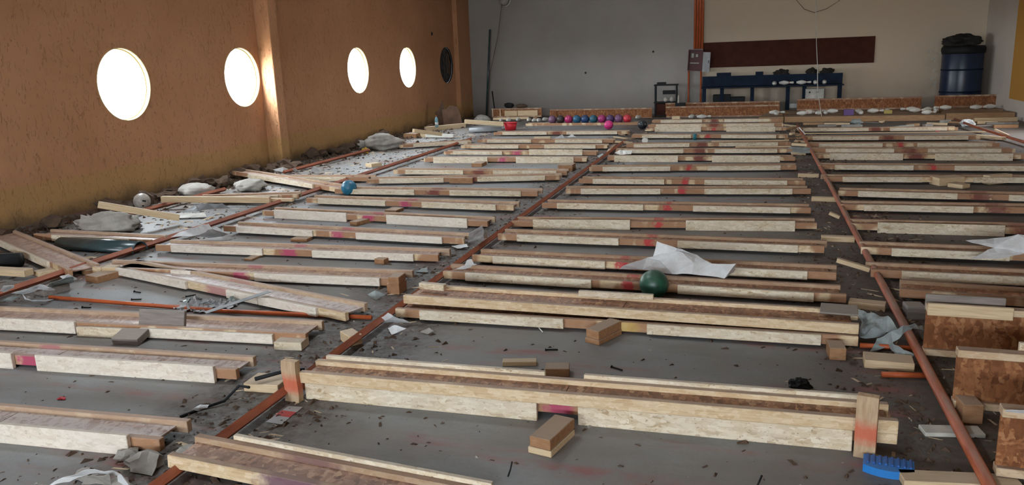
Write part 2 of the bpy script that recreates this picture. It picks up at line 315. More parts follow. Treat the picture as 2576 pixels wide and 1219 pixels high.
# ------------------------------------------------------------------ node helpers
class NT:
    def __init__(s, name, rough=.8, spec=.3):
        s.m = bpy.data.materials.new(name); s.m.use_nodes = True
        s.t = s.m.node_tree; s.n = s.t.nodes; s.b = s.n['Principled BSDF']
        s.b.inputs['Roughness'].default_value = rough
        s.b.inputs['Specular IOR Level'].default_value = spec
    def l(s, a, b): s.t.links.new(a, b)
    def new(s, t, **k):
        x = s.n.new(t)
        for a, v in k.items(): setattr(x, a, v)
        return x
    def coord(s, kind='Object', scale=(1, 1, 1), rot=(0, 0, 0), rand=0):
        tc = s.new('ShaderNodeTexCoord'); mp = s.new('ShaderNodeMapping')
        mp.inputs['Scale'].default_value = scale; mp.inputs['Rotation'].default_value = rot
        src = tc.outputs[kind] if kind != 'World' else s.new('ShaderNodeNewGeometry').outputs['Position']
        if rand:
            oi = s.new('ShaderNodeObjectInfo'); mu = s.math('MULTIPLY', oi.outputs['Random'], rand)
            ad = s.new('ShaderNodeVectorMath', operation='ADD'); s.l(src, ad.inputs[0]); s.l(mu, ad.inputs[1]); src = ad.outputs[0]
        s.l(src, mp.inputs['Vector'])
        return mp.outputs['Vector']
    def noise(s, vec, scale=5, detail=4, rough=.55, dist=0):
        x = s.new('ShaderNodeTexNoise'); x.inputs['Scale'].default_value = scale; x.inputs['Detail'].default_value = detail
        x.inputs['Roughness'].default_value = rough; x.inputs['Distortion'].default_value = dist
        s.l(vec, x.inputs['Vector']); return x.outputs['Fac']
    def voro(s, vec, scale=1, feature='F1'):
        x = s.new('ShaderNodeTexVoronoi'); x.inputs['Scale'].default_value = scale; x.feature = feature
        s.l(vec, x.inputs['Vector']); return x
    def ramp(s, fac, stops, interp='LINEAR'):
        x = s.new('ShaderNodeValToRGB'); cr = x.color_ramp; cr.interpolation = interp
        while len(cr.elements) < len(stops): cr.elements.new(.5)
        for e, (p, c) in zip(cr.elements, stops):
            e.position = p; e.color = (c, c, c, 1) if isinstance(c, (int, float)) else (*c, 1)
        s.l(fac, x.inputs['Fac']); return x.outputs['Color']
    def mix(s, fac, a, b, mode='MIX'):
        x = s.new('ShaderNodeMix', data_type='RGBA', blend_type=mode)
        for i, v in ((0, fac), (6, a), (7, b)):
            if isinstance(v, (int, float)): x.inputs[i].default_value = v
            elif isinstance(v, tuple): x.inputs[i].default_value = (*v, 1)
            else: s.l(v, x.inputs[i])
        return x.outputs[2]
    def math(s, op, a, b=0.0, clamp=False):
        x = s.new('ShaderNodeMath', operation=op); x.use_clamp = clamp
        for i, v in ((0, a), (1, b)):
            if isinstance(v, (int, float)): x.inputs[i].default_value = v
            else: s.l(v, x.inputs[i])
        return x.outputs[0]
    def sep(s, vec):
        x = s.new('ShaderNodeSeparateXYZ'); s.l(vec, x.inputs[0]); return x.outputs
    def up(s, lo=.5, hi=.9):
        g = s.new('ShaderNodeNewGeometry'); z = s.sep(g.outputs['Normal'])[2]
        return s.ramp(z, [(lo, 0.0), (hi, 1.0)])
    def attr(s, name):
        x = s.new('ShaderNodeAttribute'); x.attribute_type = 'OBJECT'; x.attribute_name = name; return x
    def color(s, c): 
        if isinstance(c, tuple): s.b.inputs['Base Color'].default_value = (*c, 1)
        else: s.l(c, s.b.inputs['Base Color'])
    def bump(s, h, strength=.3, dist=.01):
        x = s.new('ShaderNodeBump'); x.inputs['Strength'].default_value = strength; x.inputs['Distance'].default_value = dist
        s.l(h, x.inputs['Height']); s.l(x.outputs[0], s.b.inputs['Normal'])
    def rough(s, r): s.l(r, s.b.inputs['Roughness'])

def strands(n, rand=9.0, big=1.0, vert=False, flat=False):
    """random grey value per wood strand: two crossing sets of long cells"""
    sa, sb = ((50*big, 40*big, 15*big), (42*big, 40*big, 19*big)) if vert else ((16*big, 46*big, 62*big), (20*big, 40*big, 55*big))
    ra, rb = (0.0, .35, .4), (0.0, -.6, -.5)
    if flat: sa, sb, ra, rb = (58*big, 16*big, 40), (46*big, 20*big, 40), (0, 0, .75), (0, 0, -.35)
    wv = n.new('ShaderNodeTexNoise'); wv.inputs['Scale'].default_value = 1.0; wv.inputs['Detail'].default_value = 2
    n.l(n.coord('Object', (26, 26, 26), (0, 0, 0), rand), wv.inputs['Vector'])
    def warp(v):
        ad = n.new('ShaderNodeVectorMath', operation='MULTIPLY_ADD'); n.l(wv.outputs['Color'], ad.inputs[0]); ad.inputs[1].default_value = (1.1, 1.1, 1.1); n.l(v, ad.inputs[2]); return ad.outputs[0]
    v1 = n.voro(warp(n.coord('Object', sa, ra, rand))).outputs['Color']
    v2 = n.voro(warp(n.coord('Object', sb, rb, rand))).outputs['Color']
    pick = n.ramp(n.noise(n.coord('Object', (9, 14, 14), (0, 0, 0), rand), 2.2, 2), [(.45, 0.0), (.55, 1.0)])
    return n.sep(n.mix(pick, v1, v2))[0]

def m_pale():
    n = NT('pale_osb', .75, .25)
    s = strands(n)
    c = n.ramp(s, [(0, (.40, .29, .175)), (.12, (.56, .445, .30)), (.55, (.64, .535, .385)), (1, (.74, .65, .51))])
    fl = n.ramp(n.noise(n.coord('Object', (30, 60, 60), (0, .3, .3), 7), 1.6, 3, .6), [(.63, 0.0), (.68, 1.0)])
    c = n.mix(n.math('MULTIPLY', fl, .75), c, (.24, .15, .08))
    big = n.ramp(n.noise(n.coord('Object', (1, 1, 1), (0, 0, 0), 5), 2.2, 3), [(.3, .86), (.7, 1.06)])
    c = n.mix(1.0, c, big, 'MULTIPLY')
    wh = n.ramp(n.noise(n.coord('Object', (2, 6, 6), (0, 0, 0), 8), 1.5, 3), [(.42, 0.0), (.62, .55)])
    c = n.mix(n.math('MULTIPLY', wh, .6), c, (.72, .66, .58))
    c = n.mix(n.attr('lit_white').outputs['Fac'], c, (.78, .735, .72))
    dust = n.math('MULTIPLY', n.up(.6, .95), .62)
    c = n.mix(dust, c, (.36, .31, .26))
    n.color(c); n.bump(s, .3, .003); return n.m

def m_flange():
    n = NT('laminated_flange', .7, .3)
    g = n.noise(n.coord('Object', (2.0, 40, 55), (0, 0, 0), 9), 2.5, 4, .6)
    g = n.math('ADD', n.math('MULTIPLY', g, .5), n.math('ADD', .22, n.math('MULTIPLY', strands(n, 9, .8), .1 + .18)))
    c = n.ramp(g, [(.35, (.44, .29, .15)), (.58, (.59, .445, .275)), (.78, (.70, .57, .40))])
    bl = n.ramp(n.noise(n.coord('Object', (5, 2, 2), (0, 0, 0), 6), 1.3, 1, .4), [(.38, 0.0), (.46, 1.0)])
    c = n.mix(n.math('MULTIPLY', bl, n.attr('brown').outputs['Fac']), c, (.29, .125, .06))
    # paint sprayed at the middle of the span (real overspray)
    x = n.sep(n.coord('Object'))[0]
    d = n.math('ABSOLUTE', n.math('SUBTRACT', x, n.attr('stain_x').outputs['Fac']))
    d = n.math('ADD', d, n.math('MULTIPLY', n.math('SUBTRACT', n.noise(n.coord('Object', (14, 14, 14), (0, 0, 0), 3), 2, 3), .5), .16))
    k = n.ramp(n.math('DIVIDE', d, n.attr('stain_w').outputs['Fac']), [(.45, 1.0), (1.0, 0.0)])
    c = n.mix(n.math('MULTIPLY', k, .85), c, n.attr('stain_c').outputs['Color'])
    dn = n.noise(n.coord('Object', (3, 8, 8), (0, 0, 0), 4), 2, 3)
    dust = n.math('MULTIPLY', n.up(.6, .95), n.ramp(dn, [(.3, .6), (.6, .95)]))
    dk = n.attr('dark_dust').outputs['Fac']
    c = n.mix(dust, c, n.mix(dk, (.33, .24, .19), (.215, .14, .102)))
    c = n.mix(n.attr('dusty').outputs['Fac'], c, n.mix(dk, (.34, .235, .18), (.21, .115, .075)))
    n.color(c); n.bump(g, .2, .002); return n.m

def m_web(vert=False):
    n = NT('upright_osb_web' if vert else 'brown_osb_web', .7 if vert else .5, .2 if vert else .45)
    s = strands(n, 9, .8, vert, not vert)
    if vert: s = n.math('ADD', n.math('MULTIPLY', s, .6), n.math('MULTIPLY', n.noise(n.coord('Object', (40, 40, 12), (0, 0, 0), 9), 1.5, 4, .6), .4))
    c = n.ramp(s, [(0, (.10, .036, .014)), (.3, (.17, .062, .024)), (.62, (.27, .112, .045)), (1, (.42, .22, .11))] if vert else [(0, (.13, .052, .022)), (.35, (.23, .092, .042)), (.7, (.34, .155, .075)), (1, (.50, .30, .17))])
    dn = n.noise(n.coord('Object', (2, 9, 9), (0, 0, 0), 6), 1.6, 4, .65)
    dust = n.math('MULTIPLY', n.up(.6, .95), n.math('MULTIPLY', n.ramp(dn, [(.38, .12), (.62, 1.0)]), n.attr('dust').outputs['Fac']))
    c = n.mix(dust, c, (.33, .26, .21))
    c = n.mix(n.math('MULTIPLY', n.math('MULTIPLY', n.attr('pale_dust_sheen').outputs['Fac'], n.ramp(dn, [(.30, .55), (.5, 1.0)])), n.ramp(s, [(.1, .45), (.55, 1.0)])), c, (.55, .50, .48))  # whitish dust, plus window sheen painted into the strand colour
    n.color(c); n.bump(s, .5, .004); return n.m

def m_wood(name, c0, c1, dustc=(.32, .27, .22), dust=.6, sc=(3, 40, 40), rough=.75):
    n = NT(name, rough, .25)
    g = n.noise(n.coord('Object', sc, (0, 0, 0), 9), 2, 5, .6)
    c = n.ramp(g, [(.3, c0), (.7, c1)])
    c = n.mix(n.math('MULTIPLY', n.up(.6, .95), dust), c, dustc)
    n.color(c); n.bump(g, .25, .003); return n.m

def m_post():
    n = NT('painted_post', .7, .3)
    g = n.noise(n.coord('Object', (30, 30, 4), (0, 0, 0), 9), 2, 5, .6)
    c = n.ramp(g, [(.3, (.36, .24, .14)), (.7, (.52, .38, .25))])
    z = n.sep(n.coord('Object'))[2]
    z = n.math('ADD', z, n.math('MULTIPLY', n.math('SUBTRACT', n.noise(n.coord('Object', (20, 20, 20)), 2, 3), .5), .05))
    k = n.ramp(n.math('ABSOLUTE', n.math('SUBTRACT', z, n.attr('band_z').outputs['Fac'])), [(.02, .85), (.07, 0.0)])
    c = n.mix(k, c, (.50, .10, .05)); n.color(c); n.bump(g, .2, .003); return n.m

def m_floor():
    n = NT('dusty_concrete', .62, .35)
    p = n.coord('World')
    g = n.noise(p, 1.1, 6, .6); fine = n.noise(p, 40, 4, .7)
    c = n.ramp(g, [(.25, (.165, .17, .172)), (.55, (.225, .232, .236)), (.8, (.29, .30, .306))])
    c = n.mix(n.ramp(fine, [(.35, .25), (.55, 0.0)]), c, (.14, .125, .11))
    br = n.ramp(n.noise(n.coord('World', (.8, 1.3, 1)), .9, 5, .6), [(.40, 0.0), (.62, .75)])
    c = n.mix(br, c, (.185, .160, .135))
    xyz = n.sep(p)
    # dirt gathers along the pipes between the lanes and along the wall
    wob = n.math('MULTIPLY', n.math('SUBTRACT', n.noise(p, 2.2, 5, .65), .5), 1.0)
    def near(x0, wd):
        d = n.math('ABSOLUTE', n.math('SUBTRACT', n.math('ADD', xyz[0], wob), x0))
        return n.ramp(n.math('DIVIDE', d, wd), [(.35, 1.0), (1.0, 0.0)])
    dirt = n.math('MAXIMUM', n.math('MAXIMUM', near(-2.5, .62), near(1.15, .8)), n.math('MAXIMUM', n.math('MULTIPLY', near(-5.95, .34), .8), near(-8.4, 1.5)))
    speck = n.ramp(n.noise(p, 16, 6, .75), [(.36, .25), (.60, 1.0)])
    c = n.mix(n.math('MULTIPLY', dirt, speck), c, (.048, .036, .027))
    far = n.ramp(n.math('ADD', xyz[0], wob), [(0.0, 0.0), (1.0, 1.0)])
    c = n.mix(n.math('MULTIPLY', far, .7), c, (.085, .07, .057))
    # brown scuffs and pink overspray lines under the old boards
    sc = n.ramp(n.noise(n.coord('World', (.6, 2.2, 1)), 1.5, 5, .65), [(.52, 0.0), (.70, .6)])
    c = n.mix(n.math('MULTIPLY', sc, .8), c, (.13, .105, .085))
    pk = n.ramp(n.noise(n.coord('World', (.55, 5.0, 1)), 1.0, 4, .6), [(.53, 0.0), (.68, .8)])
    c = n.mix(n.math('MULTIPLY', pk, n.ramp(n.noise(p, 3.5, 3), [(.45, .1), (.6, 1.0)])), c, (.24, .085, .075))
    n.color(c)
    n.rough(n.ramp(g, [(.3, .52), (.7, .75)]))
    n.bump(n.mix(.5, g, fine), .25, .006); return n.m

def m_orange_wall():
    n = NT('rough_orange_plaster', .85, .2)
    p = n.coord('World')
    worm = n.ramp(n.noise(n.coord('World', (9, 9, 3.2)), 3.0, 3, .5, 1.2), [(.30, 0.0), (.40, 1.0)])
    g = n.noise(p, .6, 5, .6)
    c = n.ramp(g, [(.3, (.37, .18, .085)), (.7, (.46, .235, .125))])
    c = n.mix(n.math('MULTIPLY', n.math('SUBTRACT', 1.0, worm), .38), c, (.22, .11, .05))
    z = n.math('ADD', n.sep(p)[2], n.math('MULTIPLY', n.math('SUBTRACT', n.noise(p, 1.2, 4), .5), .16))
    low = n.ramp(z, [(.44, 1.0), (.52, 0.0)])
    c = n.mix(n.math('MULTIPLY', low, .5), c, (.36, .235, .075))
    dirty = n.ramp(n.math('ADD', n.sep(p)[2], n.math('MULTIPLY', n.math('SUBTRACT', n.noise(p, 2.5, 5, .7), .5), .4)), [(.02, .8), (.22, 0.0)])
    c = n.mix(dirty, c, (.10, .065, .035))
    n.color(c); n.bump(worm, .8, .014); return n.m

def m_grey_wall():
    n = NT('grey_painted_plaster', .85, .25)
    p = n.coord('World'); xyz = n.sep(p)
    g = n.noise(p, .8, 5, .6)
    c = n.ramp(g, [(.3, (.235, .215, .20)), (.7, (.275, .255, .235))])
    # beige patch left where panels used to hang (right half, low)
    e = n.math('MULTIPLY', n.math('SUBTRACT', n.noise(p, 3, 3), .5), .06)
    a = n.math('MULTIPLY', n.ramp(n.math('ADD', xyz[2], e), [(1.93, 1.0), (1.95, 0.0)]), n.ramp(n.math('ADD', xyz[0], n.math('ADD', e, 1.5)), [(0.0, 0.0), (.05, 1.0)]))
    c = n.mix(n.math('MULTIPLY', a, .8), c, (.38, .31, .225))
    low = n.ramp(n.math('ADD', xyz[2], n.math('MULTIPLY', n.math('SUBTRACT', n.noise(p, 2, 5, .7), .5), .5)), [(.1, .6), (.8, 0.0)])
    c = n.mix(low, c, (.15, .125, .11))
    tone_x = n.ramp(n.math('DIVIDE', n.math('ADD', xyz[0], 8.5), 14.0), [(.25, 1.0), (.75, 1.5)])  # wall colour scaled lighter towards the right end
    c = n.mix(1.0, c, tone_x, 'MULTIPLY')
    n.color(c); n.bump(n.noise(p, 30, 3), .1, .004); return n.m

def m_right_wall():
    n = NT('right_wall_plaster', .85, .2)
    p = n.coord('World'); xyz = n.sep(p); g = n.noise(p, .8, 5, .6)
    c = n.ramp(g, [(.3, (.52, .46, .40)), (.7, (.60, .54, .47))])
    k = n.math('MULTIPLY', n.math('LESS_THAN', xyz[1], 21.2), n.math('GREATER_THAN', xyz[2], .42))
    c = n.mix(k, c, (.50, .255, .055)); n.color(c); return n.m

def m_simple(name, c, rough=.5, spec=.4, metal=0.0, var=.25, sc=6):
    n = NT(name, rough, spec); n.b.inputs['Metallic'].default_value = metal
    g = n.noise(n.coord('Object', (1, 1, 1), (0, 0, 0), 5), sc, 4, .6)
    n.color(n.ramp(g, [(.3, tuple(x*(1-var) for x in c)), (.7, tuple(min(1, x*(1+var)) for x in c))]))
    return n.m

def m_objcolor(name, rough=.35, spec=.5, var=.35, sc=5, dist=2.0, dust=.0):
    n = NT(name, rough, spec)
    oi = n.new('ShaderNodeObjectInfo')
    g = n.noise(n.coord('Object', (1, 1, 1), (0, 0, 0), 5), sc, 5, .6, dist)
    c = n.mix(n.ramp(g, [(.35, var), (.65, 0.0)]), oi.outputs['Color'], (.01, .012, .014))
    if dust: c = n.mix(n.math('MULTIPLY', n.up(.3, 1.0), dust), c, (.30, .27, .24))
    n.color(c); return n.m

def m_pipe():
    n = NT('orange_primed_steel', .5, .4)
    p = n.coord('Object', (1, 1, 1), (0, 0, 0), 4)
    g = n.noise(n.coord('Object', (8, 1.2, 8)), 3, 5, .65)
    c = n.ramp(g, [(.3, (.21, .045, .018)), (.55, (.33, .085, .035)), (.75, (.42, .15, .075))])
    dn = n.noise(n.coord('Object', (6, 1.5, 6)), 2, 4)
    c = n.mix(n.math('MULTIPLY', n.up(.65, .97), n.ramp(dn, [(.35, .25), (.6, .8)])), c, (.26, .19, .15))
    n.color(c); return n.m

def m_cloth(name, c, dust=(.3, .26, .22), rough=.9):
    n = NT(name, rough, .2)
    g = n.noise(n.coord('Object', (1, 1, 1), (0, 0, 0), 5), 9, 5, .65)
    n.color(n.mix(n.ramp(g, [(.4, .45), (.62, 0.0)]), c, dust)); n.bump(g, .3, .01); return n.m

def m_glass():
    n = NT('clear_pane'); t = n.t; n.n.remove(n.b)
    tr = n.new('ShaderNodeBsdfTransparent'); tr.inputs[0].default_value = (.97, .98, .98, 1)
    gl = n.new('ShaderNodeBsdfGlossy'); gl.inputs['Roughness'].default_value = .02
    lw = n.new('ShaderNodeLayerWeight'); lw.inputs[0].default_value = .5
    fr = n.math('ADD', n.math('MULTIPLY', n.math('POWER', lw.outputs['Facing'], 5.0), .5), .02)
    mx = n.new('ShaderNodeMixShader'); n.l(fr, mx.inputs[0]); n.l(tr.outputs[0], mx.inputs[1]); n.l(gl.outputs[0], mx.inputs[2])
    n.l(mx.outputs[0], n.n['Material Output'].inputs['Surface']); return n.m

M = dict(pale=m_pale(), flange=m_flange(), web=m_web(), web_up=m_web(True), floor=m_floor(), orange=m_orange_wall(), grey=m_grey_wall(), right=m_right_wall(),
         block=m_wood('particle_board_block', (.25, .125, .06), (.36, .20, .105), (.32, .26, .205), .75, (9, 25, 25)),
         pine=m_wood('pine_plank', (.48, .345, .20), (.64, .50, .33), (.40, .33, .26), .55),
         oldpine=m_wood('old_brown_plank', (.22, .12, .06), (.40, .25, .135), (.26, .20, .155), .6),
         greywood=m_wood('grey_weathered_wood', (.16, .135, .12), (.27, .235, .21), (.30, .26, .22), .6),
         post=m_post(), pipe=m_pipe(),
         ball=m_objcolor('swirled_ball_shell', .42, .5, .45, 7, 2.5, .12), paint=m_objcolor('plain_coloured', .5, .4, .15, 4, 0.0, .1),
         paper=m_cloth('white_sheet', (.66, .67, .68), (.42, .41, .40), .6), plastic=m_cloth('grey_film', (.30, .335, .33), (.12, .13, .125), .35),
         sack=m_cloth('dusty_sack', (.37, .35, .315), (.19, .17, .15)), metal=m_simple('dull_sheet_metal', (.20, .205, .21), .6, .4, .3),
         rust=m_cloth('rubble', (.095, .06, .04), (.035, .026, .02)), plaster=m_cloth('broken_plaster', (.34, .32, .29), (.17, .15, .13)),
         foil=m_cloth('silver_film', (.42, .42, .43), (.10, .10, .10), .35), darkrag=m_cloth('dark_rag', (.022, .019, .017), (.05, .042, .035)), black=m_simple('black_rubber', (.010, .010, .011), .6, .2), navy=m_simple('navy_paint', (.006, .013, .028), .7, .15, 0, .4),
         blackfilm=m_simple('black_film', (.008, .007, .007), .12, .6), brown=m_simple('brown_panel', (.055, .018, .012), .85, .12, 0, .2),
         rim=m_simple('cream_window_rim', (.62, .50, .26), .5, .3, 0, .08), glass=m_glass(), white=m_simple('white_enamel', (.62, .60, .55), .3, .5, 0, .08),
         conduit=m_simple('orange_conduit', (.40, .085, .025), .5, .35, 0, .2), ceil=m_simple('ceiling_paint', (.72, .70, .66), .9, .2, 0, .08),
         ground=m_simple('yard_concrete', (.36, .35, .33), .9, .2, 0, .1), frame=m_simple('window_bar', (.3, .3, .3), .5, .4),
         leather=m_simple('brown_fibreboard', (.06, .034, .022), .9, .1, 0, .3), cream=m_simple('dirty_cream', (.44, .42, .37), .6, .3))

# ------------------------------------------------------------------ mesh helpers
class MB:
    def __init__(s): s.bm = bmesh.new()
    def box(s, x0, x1, y0, y1, z0, z1, mat=None):
        vs = [s.bm.verts.new((x, y, z)) for z in (z0, z1) for y in (y0, y1) for x in (x0, x1)]
        for f in ((0, 2, 3, 1), (4, 5, 7, 6), (0, 1, 5, 4), (2, 6, 7, 3), (1, 3, 7, 5), (0, 4, 6, 2)): s.bm.faces.new([vs[i] for i in f])
        if mat is not None: bmesh.ops.transform(s.bm, matrix=mat, verts=vs)
        return s
    def bevel(s, off, seg=1):
        bmesh.ops.bevel(s.bm, geom=list(s.bm.edges), offset=off, segments=seg, affect='EDGES', profile=.7, clamp_overlap=True); return s
    def tube(s, pts, r, n=10, cap=True, r2=None):
        rings = []; P = [Vector(p) for p in pts]
        for i, p in enumerate(P):
            t = (P[min(i+1, len(P)-1)] - P[max(i-1, 0)]).normalized()
            a = t.orthogonal().normalized() if abs(t.z) > .9 else t.cross(Vector((0, 0, 1))).normalized()
            b = t.cross(a); rad = r if r2 is None else r + (r2-r)*i/(len(P)-1)
            rings.append([s.bm.verts.new(p + (a*math.cos(k*2*math.pi/n) + b*math.sin(k*2*math.pi/n))*rad) for k in range(n)])
        for u, v in zip(rings, rings[1:]):
            for k in range(n): s.bm.faces.new((u[k], u[(k+1) % n], v[(k+1) % n], v[k]))
        if cap: s.bm.faces.new(rings[0][::-1]); s.bm.faces.new(rings[-1])
        return s
    def lathe(s, prof, n=24, axis=None):
        rings = []
        for r, z in prof: rings.append([s.bm.verts.new((r*math.cos(k*2*math.pi/n), r*math.sin(k*2*math.pi/n), z)) for k in range(n)])
        for u, v in zip(rings, rings[1:]):
            for k in range(n): s.bm.faces.new((u[k], u[(k+1) % n], v[(k+1) % n], v[k]))
        if prof[0][0] > 1e-5: s.bm.faces.new(rings[0][::-1])
        if prof[-1][0] > 1e-5: s.bm.faces.new(rings[-1])
        bmesh.ops.remove_doubles(s.bm, verts=list(s.bm.verts), dist=1e-5)
        return s
    def ball(s, r, u=24, v=16, c=(0, 0, 0)):
        bmesh.ops.create_uvsphere(s.bm, u_segments=u, v_segments=v, radius=r, matrix=Matrix.Translation(c)); return s
    def lump(s, rx, ry, rz, amp=.25, fr=1.6, seed=0, sub=3, flat=True):
        """irregular rock or sack resting on z = 0"""
        r = bmesh.ops.create_icosphere(s.bm, subdivisions=sub, radius=1.0)
        for v in r['verts']:
            d = v.co.copy(); k = 1 + amp*noise.fractal(d*fr + Vector((seed*7.1, seed*3.3, seed)), 1.0, 2.0, 4)
            q = Vector((d.x*rx*k, d.y*ry*k, d.z*rz*k + rz*.75))
            if flat and q.z < 0: q.z = 0
            v.co = q
        return s
    def done(s, name, mat, parent=None, smooth=False, loc=None, rot=None):
        bmesh.ops.recalc_face_normals(s.bm, faces=list(s.bm.faces))
        me = bpy.data.meshes.new(name); s.bm.to_mesh(me); s.bm.free()
        if mat: me.materials.append(mat)
        if smooth: me.polygons.foreach_set('use_smooth', [True]*len(me.polygons))
        o = bpy.data.objects.new(name, me); C.objects.link(o)
        if parent is not None: o.parent = parent
        if loc is not None: o.location = loc
        if rot is not None: o.rotation_euler = rot
        return o

def tag(o, label=None, cat=None, group=None, kind=None):
    if label: o['label'] = label
    if cat: o['category'] = cat
    if group: o['group'] = group
    if kind: o['kind'] = kind
    return o
def thing(name, label, cat, loc=(0, 0, 0), rot=(0, 0, 0), group=None):
    o = bpy.data.objects.new(name, None); C.objects.link(o); o.location = loc; o.rotation_euler = rot
    o.empty_display_size = .1
    return tag(o, label, cat, group)
def struct(o): o['kind'] = 'structure'; return o
def dup(o, parent=None):
    c = o.copy(); C.objects.link(c)
    if parent is not None: c.parent = parent
    for ch in list(o.children): dup(ch, c)
    return c

# ------------------------------------------------------------------ the room
WL, WR, YB, YF, ZC = -8.5, 5.65, 23.7, -9.5, 4.7
struct(MB().box(WL-.3, WR+.3, YF-.3, YB+.3, -.2, 0).done('floor', M['floor']))
ADDED_ROOF_Y = [-6.0, -.5, 5.0, 10.5, 16.0]          # unseen roof lights, added to brighten upward faces down the hall
SX0, SX1, SLN = -4.3, -3.7, 1.1
b = MB().box(WL-.3, SX0, YF-.3, YB+.3, ZC, ZC+.12).box(SX1, WR+.3, YF-.3, YB+.3, ZC, ZC+.12)
ye = [YF-.3] + [v for y in ADDED_ROOF_Y for v in (y, y+SLN)] + [YB+.3]
for k in range(0, len(ye), 2): b.box(SX0, SX1, ye[k], ye[k+1], ZC, ZC+.12)
struct(b.done('ceiling', M['ceil']))
for k, y in enumerate(ADDED_ROOF_Y):
    t = bpy.data.objects.new('window_%d' % (10+k), None); C.objects.link(t); t.location = (SX0, y, ZC); struct(t)
    MB().box(0, SX1-SX0, 0, SLN, .10, .105).done('pane', M['glass'], t)
    MB().box(0, SX1-SX0, SLN/2-.03, SLN/2+.03, .05, .095).done('window_frame', M['frame'], t)
    portal('daylight_portal', ((SX0+SX1)/2, y+SLN/2, ZC+.16), (0, 0, 0), SX1-SX0, SLN)
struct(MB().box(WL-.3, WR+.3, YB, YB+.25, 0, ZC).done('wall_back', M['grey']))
struct(MB().box(-60, 60, -60, 80, -.5, -.42).done('ground', M['ground']))
WIN = [9.41, 12.18, 16.50, 19.23, 21.97]
wl = MB().box(WL-.11, WL, YF-.3, YB+.3, 0, ZC).done('wall_left', M['orange'])
cut = MB()
for y in WIN:
    cut.tube([(WL-.5, y, 1.61), (WL+.3, y, 1.61)], .505, 64)
co = cut.done('cutter', None)
md = wl.modifiers.new('b', 'BOOLEAN'); md.operation = 'DIFFERENCE'; md.object = co; md.solver = 'EXACT'
dg = bpy.context.evaluated_depsgraph_get()
me = bpy.data.meshes.new_from_object(wl.evaluated_get(dg)); wl.modifiers.clear(); wl.data = me
bpy.data.objects.remove(co); struct(wl)
def ring(r0, r1, x0, x1, n=64):
    b = MB(); v = [[], [], [], []]
    for k in range(n):
        a = 2*math.pi*k/n; c, s_ = math.cos(a), math.sin(a)
        for i, (r, x) in enumerate(((r0, x0), (r1, x0), (r1, x1), (r0, x1))): v[i].append(b.bm.verts.new((x, r*c, r*s_)))
    for k in range(n):
        for i in range(4): b.bm.faces.new((v[i][k], v[i][(k+1) % n], v[(i+1) % 4][(k+1) % n], v[(i+1) % 4][k]))
    return b
for i, y in enumerate(WIN):
    t = bpy.data.objects.new('window_%d' % (i+1), None); C.objects.link(t); t.location = (WL, y, 1.61); struct(t)
    ring(.485, .505, -.10, -.06).done('window_frame', M['rim'], t, True)
    ring(.496, .505, -.06, .006).done('reveal_lining', M['rim'] if i < 4 else M['black'], t, True)
    if i < 4:
        MB().tube([(-.085, 0, 0), (-.08, 0, 0)], .487, 48).done('pane', M['glass'], t)
        portal('daylight_portal', (WL-.2, y, 1.61), (0, R(-90), 0), 1.05, 1.05)
    else:
        b = MB(); n = 40; rings = []
        for j in range(9):
            rad = .4955*j/8
            rings.append([b.bm.verts.new((-.03 + .014*noise.noise(Vector((rad*9*math.cos(2*math.pi*k/n), rad*9*math.sin(2*math.pi*k/n), 3))), rad*math.cos(2*math.pi*k/n), rad*math.sin(2*math.pi*k/n))) for k in range(n)])
        for u, v in zip(rings, rings[1:]):
            for k in range(n): b.bm.faces.new((u[k], u[(k+1) % n], v[(k+1) % n], v[k]))
        bmesh.ops.remove_doubles(b.bm, verts=list(b.bm.verts), dist=1e-5)
        tag(b.done('cover_film', M['blackfilm'], t, True), 'black plastic film stretched over the round window')
# pilasters of the window wall
struct(MB().box(WL-.01, -8.22, 12.73, 12.98, 0, ZC).bevel(.008).done('pillar', M['orange']))
struct(MB().box(WL-.01, -8.36, 22.65, YB+.01, 0, ZC).done('pillar', M['orange']))
# right wall with unseen opening for far-right light, front wall windows behind the camera
b = MB().box(WR, WR+.2, YF-.3, 16.7, 0, ZC).box(WR, WR+.2, 17.7, YB+.3, 0, ZC).box(WR, WR+.2, 16.7, 17.7, 1.5, ZC).box(WR, WR+.2, 16.7, 17.7, 0, .75)
struct(b.done('wall_right', M['right']))
portal('daylight_portal', (WR+.3, 17.2, 1.12), (0, R(90), 0), .75, 1.0)
WF = [(-8.0, -5.4), (-5.0, -2.4), (-2.0, .6), (1.0, 3.6)]  # unseen windows, widened and raised to light the hall evenly
Z0, Z1 = 2.3, 3.4
b = MB().box(WL-.3, WR+.3, YF-.25, YF, 0, Z0).box(WL-.3, WR+.3, YF-.25, YF, Z1, ZC)
xs = [WL-.3] + [v for p in WF for v in p] + [WR+.3]
for k in range(0, len(xs), 2): b.box(xs[k], xs[k+1], YF-.25, YF, Z0, Z1)
struct(b.done('wall_front', M['grey']))
for i, (x0, x1) in enumerate(WF):
    portal('daylight_portal', ((x0+x1)/2, YF-.3, (Z0+Z1)/2), (R(90), 0, 0), x1-x0, Z1-Z0)
    t = bpy.data.objects.new('window_%d' % (i+6), None); C.objects.link(t); t.location = (x0, YF-.12, Z0); HZ = Z1-Z0; struct(t)
    MB().box(0, .06, -.03, .03, 0, HZ).box(x1-x0-.06, x1-x0, -.03, .03, 0, HZ).box((x1-x0)/2-.03, (x1-x0)/2+.03, -.03, .03, 0, HZ).box(.06, x1-x0-.06, -.03, .03, 0, .06).box(.06, x1-x0-.06, -.03, .03, HZ-.06, HZ).done('window_frame', M['frame'], t)
    MB().box(.06, x1-x0-.06, -.004, .004, .06, HZ-.06).done('pane', M['glass'], t)

